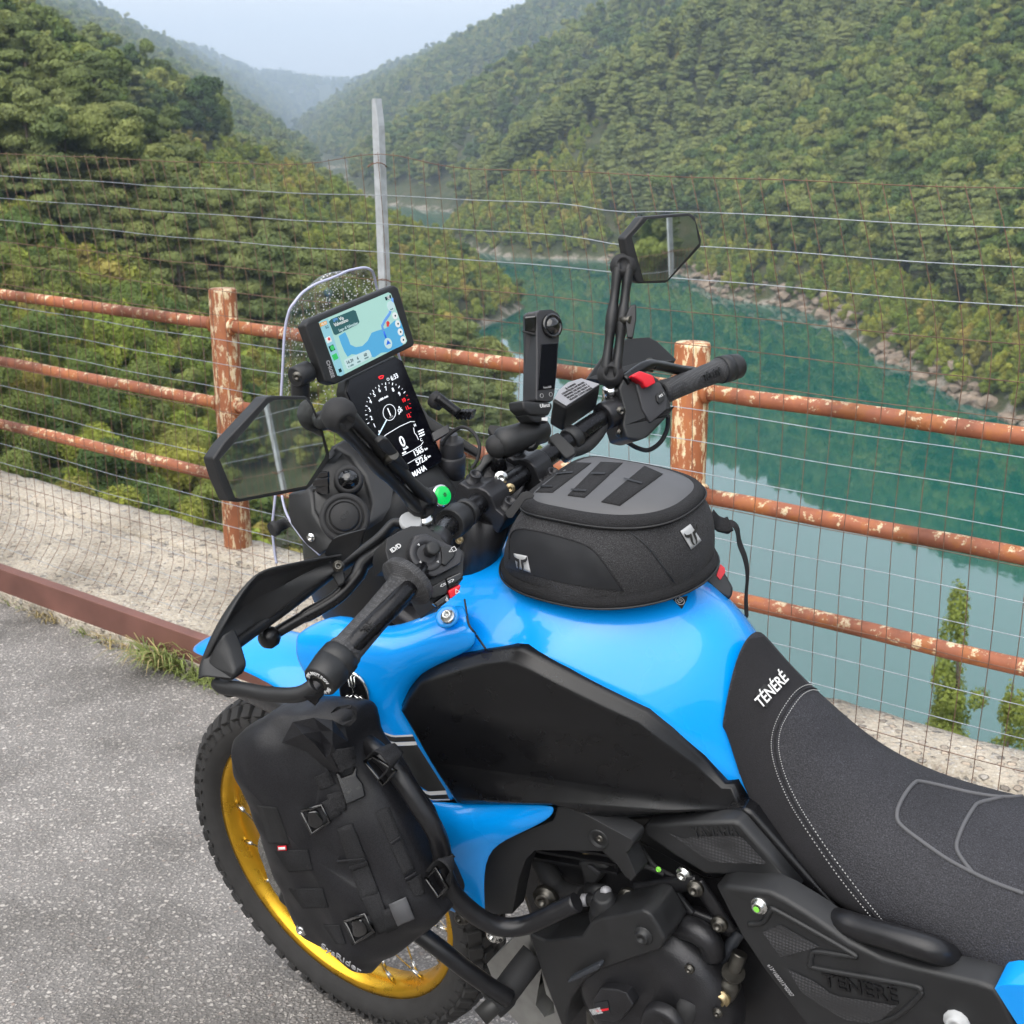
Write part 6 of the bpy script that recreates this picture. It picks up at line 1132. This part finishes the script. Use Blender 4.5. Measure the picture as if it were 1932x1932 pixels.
# ---------------------------------------------------------------- engine, frame and side covers
MB().box((-.40, 0, .70), (.022, .15, .15)).build('radiator', 'cast_black', bike, bevel=.006)
MB().box((-.66, 0, .80), (.20, .09, .10)).build('air_box', 'black_plastic', bike, bevel=.03)
MB().box((-.66, 0, .53), (.16, .105, .20), Matrix.Rotation(R(12), 3, 'Y')).build('engine_block', 'cast_black', bike, bevel=.02)
MB().box((-.92, 0, .55), (.15, .10, .20)).build('gearbox_housing', 'cast_black', bike, bevel=.02); MB().box((-1.20, 0, .66), (.22, .10, .06)).build('under_tray', 'black_plastic', bike, bevel=.02)
side_panel('frame_cover', 'black_plastic', ze, [(778, 388), (880, 402), (1000, 440), (1200, 545), (1490, 705), (1506, 745), (1478, 812), (1442, 832), (1500, 960), (1538, 1050), (1490, 1110), (1420, 1050), (1330, 920), (1215, 820), (640, 812), (560, 818), (480, 900), (420, 1060), (350, 1420), (95, 1420), (80, 1280), (74, 820), (110, 768), (520, 605), (735, 528), (762, 480)], .188, .03, .005, segs=3)
MB().lathe(Q(ze, 1190, 690, .186), (-.1, 1, .1), [(.0, .0145), (.004, .0140), (.005, .011), (-.001, .009), (-.001, .0001)], 22, False).build('cover_grommet', 'black_plastic', bike); bolt(Q(ze, 1195, 690, .187), (-.1, 1, .1), .0045)
MB().tube([Q(ze, 620, 1000, .08), Q(ze, 760, 620, .09), Q(ze, 700, 1250, .10)], .018, 12).build('frame_spar', 'frame_black', bike)
trace('coolant_tank', 'black_plastic', ze, [(960, 930), (1060, 900), (1240, 930), (1290, 990), (1200, 1090), (1130, 1160), (1040, 1165), (1000, 1000)], Q(ze, 1130, 1030, .12), (-.2, .95, .25), .04, .006); trace('coolant_rib', 'grey_plastic', ze, [(1060, 960), (1100, 950), (1200, 1030), (1170, 1055)], Q(ze, 1130, 1030, .12), (-.2, .95, .25), .006, .002, None, .005)
trace('hose_clip', 'brassy', ze, [(955, 870), (1050, 830), (1105, 820), (1100, 860), (1060, 890), (965, 905)], Q(ze, 1030, 860, .11), (-.2, .95, .25), .008, .002)
MB().lathe(Q(ze, 1280, 1450, .165), (-.05, .25, .97), [(0, .026), (.012, .026), (.014, .022), (.03, .021), (.034, .015), (.048, .014), (.05, .010)], 26).build('thermostat_housing', 'black_plastic', bike); MB().lathe(Q(ze, 1280, 1460, .165), (-.05, .25, .97), [(-.006, .0245), (.002, .0265)], 26).build('housing_seal', 'grey_plastic', bike)
MB().tube([Q(ze, 1230, 1280, .165), Q(ze, 1065, 1285, .17)], [.009, .008], 14).build('hose_stub', 'black_plastic', bike); MB().lathe(Q(ze, 1075, 1285, .17), Q(ze, 1040, 1285, .172)-Q(ze, 1090, 1285, .17), [(0, .0085), (.008, .0085), (.0095, .006)], 14).build('stub_cap', 'label_grey', bike)
MB().tube([Q(ze, 1240, 1200, .16), Q(ze, 1080, 1180, .155)], .009, 14).build('hose_stub', 'black_plastic', bike); MB().lathe(Q(ze, 1248, 1200, .168), (-.5, .8, .2), [(0, .008), (.005, .0075), (.007, .0001)], 14, False).build('stub_cap', 'label_grey', bike)
bolt(Q(ze, 1455, 1265, .15), (-.2, .95, .1), .009, m='dark_steel'); bolt(Q(ze, 660, 1270, .16), (-.2, .95, .1), .012, m='dark_steel')
cc_ = [(470, 1150), (580, 1198), (600, 1196), (825, 1168), (850, 1140), (890, 1075), (960, 1045), (1150, 1010), (1240, 985), (1300, 1015), (1345, 1080), (1405, 1195), (1375, 1262), (1200, 1320), (970, 1402), (850, 1480), (760, 1600), (730, 1700), (735, 1800), (700, 1800), (640, 1640), (560, 1420)]
side_panel('cylinder_cover', 'black_plastic', z5, cc_, .205, .06, .010, segs=3); bolt(Q(z5, 1255, 1165, .207), (-.1, 1, .1), .009, m='black_plastic')
side_panel('cover_tab', 'hose', z5, [(735, 1470), (760, 1450), (945, 1358), (966, 1372), (955, 1395), (760, 1490), (740, 1490)], .222, .012, .003)
pE = Q(z5, 1260, 1640, .20); nE = Vector((-.04, .99, .12)).normalized()
MB().lathe(pE-nE*.06, nE, [(0, .118), (.035, .116), (.048, .110), (.056, .098), (.060, .08), (.0605, .06), (.056, .045), (.055, .0001)], 40, False).build('generator_cover', 'cast_black', bike)
trace('cover_boss', 'cast_black', z5, [(1075, 1530), (1140, 1555), (1190, 1640), (1110, 1740), (1070, 1760), (930, 1740), (905, 1600), (960, 1520)], pE, nE, .02, .006, None, .012)
MB().lathe(Q(z5, 1410, 1760, .205), nE, [(0, .032), (.012, .030), (.016, .024), (.010, .015), (.010, .0001)], 26, False).build('oil_cap', 'cast_black', bike)
for x, y in ((1362, 1352), (1136, 1386), (938, 1455), (1215, 1338), (1590, 1560)): p_ = Q(z5, x, y, .185); MB().lathe(p_-nE*.03, nE, [(0, .014), (.028, .012)], 14).build('bolt_boss', 'cast_black', bike); bolt(p_, nE, .0052, m='steel')
trace('oil_sticker', 'bag_vinyl', z5, [(925, 1625), (1012, 1605), (1030, 1690), (940, 1710)], pE, nE, .0006, 0, None, .0135)
sxd = (on_plane(*z5(1010, 1645), pE, nE)-on_plane(*z5(930, 1662), pE, nE)); text('sticker_lettering', 'YAMALUBE', on_plane(*z5(972, 1640), pE, nE)+nE*.0142, sxd, nE.cross(sxd), .0085, 'silver_sticker', bike, width=.020, ext=.0003, bold=.02); trace('sticker_line', 'red_plastic', z5, [(930, 1672), (1018, 1658), (1020, 1672), (932, 1688)], pE, nE, .0004, 0, None, .0141)
MB().lathe(Q(z5, 1600, 1150, .14), (-.1, .95, .25), [(-.02, .030), (.01, .030), (.018, .024), (.014, .014), (.014, .0001)], 26, False).build('clutch_arm_housing', 'cast_black', bike); tubez('clutch_horn', 'cast_black', z5, [(1500, 1090, .15), (1620, 1130, .155), (1710, 1200, .155), (1740, 1290, .15)], [.016]*19, n=12)
for pts_ in ([(1210, 850, .14), (1450, 815, .14), (1640, 800, .14)], [(1620, 790, .14), (1720, 930, .14), (1850, 1130, .14)], [(1225, 890, .135), (1500, 985, .135), (1850, 1120, .135)], [(1440, 830, .137), (1500, 920, .137), (1580, 1020, .137)]): tubez('engine_bracket', 'frame_black', z5, pts_, [(.012, .006)]*13, n=8, flat=(0, 0, 1))
for x, y in ((1610, 845), (1775, 1088)): bolt(Q(z5, x, y, .150), (-.1, 1, .1), .0075)
tubez('hose', 'hose', z5, [(1920, 1130, .12), (1860, 1220, .13), (1770, 1350, .14), (1715, 1500, .14), (1690, 1700, .13), (1680, 1800, .12)], .0085, n=12); tubez('hose', 'hose', z5, [(1600, 1300, .13), (1640, 1400, .135), (1660, 1520, .135), (1650, 1760, .13)], .0085, n=12); trace('hose_clip', 'chrome', z5, [(1615, 1370), (1640, 1350), (1665, 1365), (1680, 1340), (1688, 1350), (1670, 1385), (1640, 1378), (1625, 1395)], Q(z5, 1650, 1370, .145), nE, .008, .001); trace('paint_mark', 'paint_mark', z5, [(1630, 1390), (1650, 1385), (1650, 1410), (1632, 1408)], Q(z5, 1650, 1370, .145), nE, .001, 0, None, .001)
tubez('shift_rod', 'dark_steel', z5, [(1790, 1600, .16), (1850, 1500, .155), (1880, 1400, .15), (1920, 1280, .14)], [.014]*8+[.010]*11, n=12); MB().lathe(Q(z5, 1872, 1420, .155), (-.3, .2, .9), [(0, .015), (.004, .015)], 22).build('rod_washer', 'dark_steel', bike); bolt(Q(z5, 1790, 1595, .172), nE, .008, m='brassy')
tubez('gear_lever', 'cast_black', z5, [(1560, 1660, .185), (1580, 1600, .18), (1640, 1545, .175), (1750, 1540, .165), (1800, 1580, .16)], [.009]*25, n=10); MB().lathe(Q(z5, 1560, 1710, .19), Q(z5, 1580, 1590, .185)-Q(z5, 1560, 1710, .19), [(-.015, .006), (-.008, .014), (.015, .016), (.028, .014), (.03, .008)], 18).build('lever_rubber', 'rubber', bike)
side_panel('skid_plate', 'alloy', z5, [(185, 1355), (200, 1345), (380, 1165), (480, 1160), (560, 1400), (520, 1640), (580, 1720), (650, 1690), (640, 1620), (590, 1560), (560, 1400), (650, 1640), (720, 1800), (440, 1800), (330, 1690), (240, 1500)], .16, .05, .004)
# black rail, knee pad, rear cover
side_panel('frame_rail_cover', 'satin_black', zr, [(-330, 60), (-130, 55), (505, 12), (545, 40), (960, 505), (988, 545), (920, 558), (830, 495), (640, 385), (300, 372), (-30, 190), (-200, 90)], .118, .03, .006, segs=3)
kp = pillow('knee_pad', 'black_plastic', zr, [(0, 92, .142), (25, 78, .142), (200, 68, .140), (462, 62, .134), (497, 78, .132), (640, 235, .130), (792, 405, .128), (760, 408, .129), (690, 385, .131), (600, 345, .134), (320, 335, .140), (160, 240, .142), (10, 135, .143)], [(0, 0), (.002, .003), (.006, .006), (.012, .006)], .02)
ck = caster([kp]); strip('grip_texture', 'pad_rubber', ck, zr, [(120, 135), (205, 168), (232, 152), (470, 150), (500, 160)], [(330, 282), (400, 287), (480, 290), (560, 292), (625, 294)], kp, .0012, 16, 6); h = ck(*zr(355, 128))
if h: xd = (ck(*zr(450, 120))[0]-ck(*zr(260, 130))[0]); text('pad_lettering', 'YAMAHA', h[0]+h[1]*.0008, xd, h[1].cross(xd), .014, 'black_plastic', kp, width=.062, ext=.0008, bold=.02)
rp = pillow('rear_side_cover', 'black_plastic', zr, [(370, 398, .165), (430, 392, .166), (640, 420, .166), (720, 458, .166), (860, 545, .167), (1050, 678, .169), (1210, 758, .17), (1400, 812, .171), (1700, 880, .172), (1790, 912, .172), (1850, 1000, .174), (1930, 1180, .176), (1700, 1200, .178), (1300, 1210, .18), (900, 1200, .18), (745, 990, .178), (600, 800, .175), (500, 650, .172), (430, 520, .168)], [(0, 0), (.002, .003), (.008, .006), (.014, .006)], .03)
crp = caster([rp])
strip('texture_panel', 'pad_rubber', crp, zr, [(600, 640), (690, 600), (760, 640)], [(690, 770), (780, 745), (890, 715)], rp, .0014, 8, 8); strip('texture_panel', 'pad_rubber', crp, zr, [(725, 825), (880, 900), (960, 962), (1285, 1015)], [(800, 950), (900, 1020), (1020, 1090), (1180, 1110)], rp, .0014, 12, 8)
for pts_ in ([(530, 600), (600, 590), (645, 530), (690, 540), (1050, 745), (1045, 762), (880, 740), (850, 760), (848, 800), (880, 825), (1350, 910), (1405, 940), (1395, 970), (1280, 1070), (1150, 1115)], ): MB().tube(follow(crp, zr, pts_, 90, .0003), .0035, 8).build('raised_rib', 'black_plastic', rp)
h = crp(*zr(1095, 925)); xd = (crp(*zr(1200, 950))[0]-crp(*zr(990, 900))[0]); text('cover_lettering', 'TÉNÉRÉ', h[0]+h[1]*.001, xd, h[1].cross(xd), .018, 'satin_black', rp, width=.092, ext=.0012, bold=.015)
h = crp(*zr(585, 505)); bolt(h[0]+h[1]*.002, h[1], .0075, rp, 'steel'); MB().lathe(h[0]+h[1]*.009, h[1], [(0, .004), (.0004, .004)], 10).build('paint_mark', 'paint_mark', rp); h = crp(*zr(1590, 1098)) or h; bolt(h[0]+h[1]*.002, h[1], .010, rp, 'silver_sticker')
xd = Q(zr, 735, 965, .18)-Q(zr, 625, 820, .18); text('moulded_lettering', 'e13*168/2013*02007', Q(zr, 690, 888, .186), xd, Vector((0, 1, 0)).cross(xd), .006, 'grey_print', bike, width=xd.length*1.1, ext=.0003)
tubez('subframe_tube', 'frame_black', zr, [(900, 560, .120), (1000, 590, .150), (1100, 622, .156), (1350, 695, .162), (1500, 745, .155), (1600, 800, .125)], .0155, n=16)
for x in (1205, 1300): side_panel('subframe_clip', 'grey_plastic', zr, [(x-18, 705+(x-1205)*.28), (x+20, 715+(x-1205)*.28), (x+20, 770), (x-18, 750)], .152, .01, .002)
side_panel('tail_cover', 'blue_paint', zr, [(1780, 930), (1795, 915), (1850, 906), (1960, 912), (2100, 930), (2100, 1300), (2000, 1300), (1900, 1120)], .180, .04, .006, segs=3)

# smaller fittings round the engine
for k in range(9):
    a_ = R(20+k*36); pp = pE + Vector((math.cos(a_)*.108, 0, math.sin(a_)*.108)) - nE*.012; bolt(pp, nE, .0045, m='dark_steel', name='cover_bolt')
for k in range(6): MB().box((-.60, 0, .66+k*.014), (.085, .118, .0022), Matrix.Rotation(R(12), 3, 'Y')).build('cylinder_fin', 'cast_black', bike)
tubez('cable', 'rubber', z5, [(980, 560, .13), (1060, 640, .15), (1180, 700, .15), (1280, 690, .145), (1400, 740, .14)], .0035, n=8); tubez('cable', 'rubber', z5, [(1250, 560, .13), (1300, 640, .14), (1360, 700, .14), (1480, 760, .13)], .0028, n=8)
tubez('oil_line', 'dark_steel', z5, [(900, 1500, .19), (890, 1600, .19), (900, 1760, .18)], .006, n=10); tubez('radiator_hose', 'rubber', z5, [(560, 640, .10), (620, 760, .12), (700, 860, .13), (860, 900, .14)], .016, n=14)
bolt(Q(z5, 1360, 710, .15), nE, .0025, m='paint_mark', name='paint_mark'); bolt(Q(z5, 1530, 745, .14), nE, .007, m='steel'); bolt(Q(z5, 240, 1150, .20), nE, .010, m='steel'); bolt(Q(z4, 1690, 1465, .235), (-.1, 1, .1), .008, m='dark_steel')
trace('regulator_box', 'black_plastic', z5, [(1010, 620), (1150, 560), (1190, 640), (1060, 720)], Q(z5, 1100, 640, .11), nE, .03, .004)
